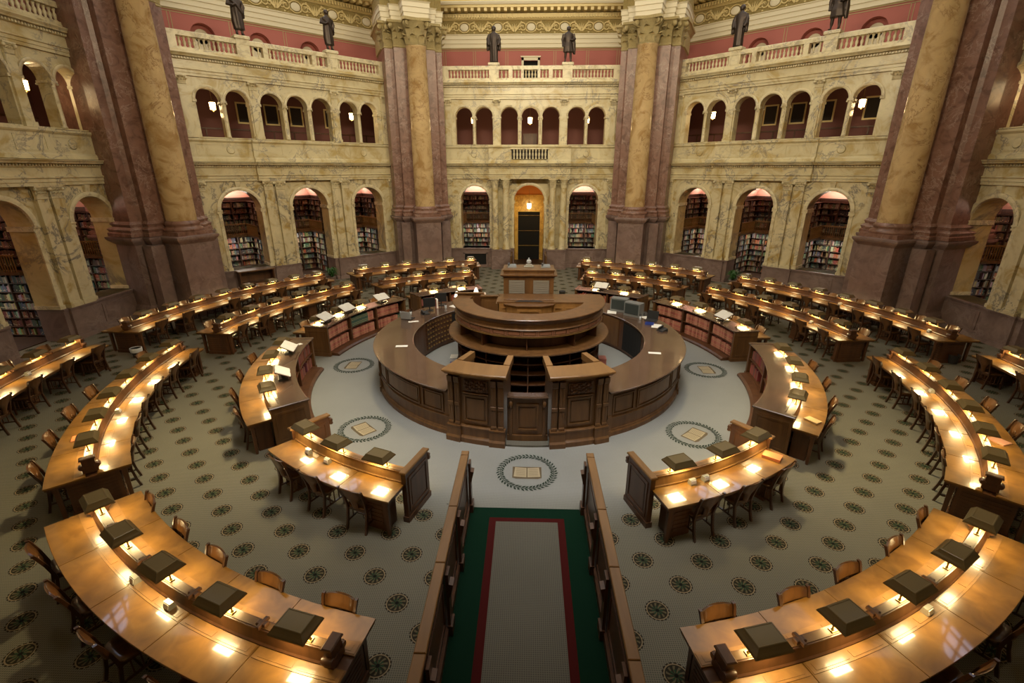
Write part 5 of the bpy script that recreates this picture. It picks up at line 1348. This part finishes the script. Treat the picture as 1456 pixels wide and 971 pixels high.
# staff clutter under the round desk
for a,h,mt,lab in((-88,.32,M_paper,'white box file on the lower left shelf of the round desk'),(-80,.22,M_blue,'blue box on the floor under the left of the round desk'),(88,.34,M_redbk,'red binders at the right foot of the round desk')):
    x,y,_=pol(2.08,a); o=link('file_box',None,None,T(x,y,.001 ,rad(a))); tag(o,lab,'box')
    m=MB(); m.box(-.14,.14,-.1,.1,0,h); link('box',m.mesh('box',mt),o); m=MB(); m.box(-.145,.145,-.105,.105,h,h+.03); link('lid',m.mesh('lid',mt),o)
# wastebaskets
def basket(x,y,lab,bag):
    o=link('wastebasket',None,None,T(x,y,.001)); tag(o,lab,'wastebasket')
    m=MB(); m.lathe([(.11,0),(.145,.26),(.15,.27),(.14,.27),(.105,.012),(.0,.012)],20,0,True,None,(0,0,0),False); link('bin',m.mesh('bin',M_bin),o)
    if bag: m=MB(); m.lathe([(.152,.16),(.158,.22),(.158,.28),(.145,.285),(.138,.20)],20,0,True,None,(0,0,0),False); link('liner',m.mesh('liner',M_bag),o)
basket(5.42,-3.98,'dark wastebasket with white liner between the front right and right side desks',True); basket(-11.75,.46,'dark wastebasket with white liner at the near end of the outer-ring left rear desk',True); basket(12.35,.75,'black wastebasket at the near end of the outer-ring right rear desk',False); basket(1.5,8.1,'black wastebasket in the far aisle right of the tall cabinet',False)
# plants by the passages of the diagonal walls
def plant(x,y,lab):
    o=link('potted_plant',None,None,T(x,y,.001)); tag(o,lab,'plant')
    m=MB(); m.lathe([(.12,0),(.17,.26),(.18,.28),(.15,.28),(.14,.25),(0,.25)],18,0,True,None,(0,0,0),False); link('pot',m.mesh('pot',M_dado),o)
    m=MB(); rng=random.Random(3)
    for k in range(70):
        a=rng.uniform(0,2*PI); L=rng.uniform(.25,.55); up=rng.uniform(.1,.5); w=.03
        d=Vector((cos(a),sin(a),0)); e=Vector((-sin(a),cos(a),0)); p=Vector((0,0,.27)); ps=[p,p+d*L*.45+Vector((0,0,up)),p+d*L+Vector((0,0,up*.7))]
        m.add([tuple(ps[0]-e*.008),tuple(ps[0]+e*.008),tuple(ps[1]+e*w),tuple(ps[1]-e*w),tuple(ps[2])],[(0,1,2,3),(3,2,4)])
    link('leaves',m.mesh('leaves',M_gren),o)
plant(9.85,10.5,'leafy green plant by the middle arch of the far right wall'); plant(-9.75,10.6,'leafy green plant by the middle arch of the far left wall')
# wooden cabinet against the far-left dado
o=link('wall_cabinet',None,None,bayM(-45,.23)@T(-3.0,-.42,0)); tag(o,'dark wooden cabinet with open front against the far left wall','cabinet')
m=MB(); m.box(-.72,.72,.22,.26,0,1.05); m.box(-.72,-.67,-.22,.22,0,1.05); m.box(.67,.72,-.22,.22,0,1.05); m.box(-.67,.67,-.22,.22,.50,.54); m.box(-.67,.67,-.22,.22,0,.08); link('carcass',m.mesh('carcass',M_wood),o)
m=MB(); m.bbox(-.77,.77,-.27,.28,1.05,1.10,.01); link('top',m.mesh('top',M_wood2),o)
# short rails of the doorway ramp in the far bay
for s in(-1,1):
    o=link('doorway_rail',None,None,bayM(0,0)@T(s*.93,-1.5,0)); tag(o,'short wooden rail on the %s of the passage to the dark far doorway'%sideword(s),'railing')
    m=MB(); m.box(-.03,.03,-.80,.80,.85,.92); link('hand_rail',m.mesh('hand_rail',M_wood2),o)
    m=MB(); m.box(-.02,.02,-.78,.78,.10,.85); link('panel',m.mesh('panel',M_wood),o)
    for y in(-.78,.78): m=MB(); m.box(-.04,.04,y-.04,y+.04,.001,1.0); link('post',m.mesh('post',M_wood2),o)

# ------------------------------------------------------------------ added shade and lights, world, camera
m=MB(); m.box(-20,20,-18,3.0,16.2,16.4); struct(link('shading_ceiling',m.mesh('shading_ceiling',M_line)))  # unseen slab over the near half, added to darken the foreground
for ang,wd in((180,7.0),(-135,7.0),(135,7.0)):
    # unseen lights added high on the near walls to brighten the opposite walls
    fl_=area('added_wall_wash',bayM(ang,0)@T(0,-.4,15.2)@Matrix.Rotation(rad(-77),4,'X'),wd,.5,640 if ang==180 else 400,(1,.84,.56)); fl_.data.spread=rad(80)
p=Vector((0,-6.5,15.9)); q=Vector((0,-1.8,0))
for sd in(-1,1):
    p2=Vector((sd*3.0,2.0,15.8)); q2=Vector((sd*6.6,-4.6,0))
    l2=area('dome_side_lamp',Matrix.Translation(p2)@(q2-p2).to_track_quat('-Z','Y').to_matrix().to_4x4(),1.2,1.2,85,(1,.80,.42)); l2.data.spread=rad(34)
dl=area('added_centre_light',Matrix.Translation(p)@(q-p).to_track_quat('-Z','Y').to_matrix().to_4x4(),5,5,290,(1,.96,.90)); dl.data.spread=rad(52)  # unseen light added to brighten the middle floor and booth fronts
W=bpy.data.worlds.new('dome_light'); S.world=W; W.use_nodes=True
W.node_tree.nodes['Background'].inputs[0].default_value=(1.0,.93,.80,1); W.node_tree.nodes['Background'].inputs[1].default_value=1.3

cam=bpy.data.cameras.new('camera'); co=link('camera',cam)
f,pitch,yaw=680.77,.34470,.033568
cam.sensor_width=36; cam.lens=36*f/1456; cam.clip_start=.05; cam.clip_end=200
co.location=(-.0244,-12.593,5.3076); co.rotation_euler=(PI/2-pitch,0,yaw)
S.camera=co
S.view_settings.view_transform='Standard'; S.view_settings.look='None'; S.view_settings.exposure=0; S.view_settings.gamma=1; S.view_settings.use_curve_mapping=False
S.cycles.use_denoising=True
S.cycles.max_bounces=6; S.cycles.diffuse_bounces=4; S.cycles.glossy_bounces=3; S.cycles.sample_clamp_indirect=6; S.cycles.caustics_reflective=False; S.cycles.caustics_refractive=False
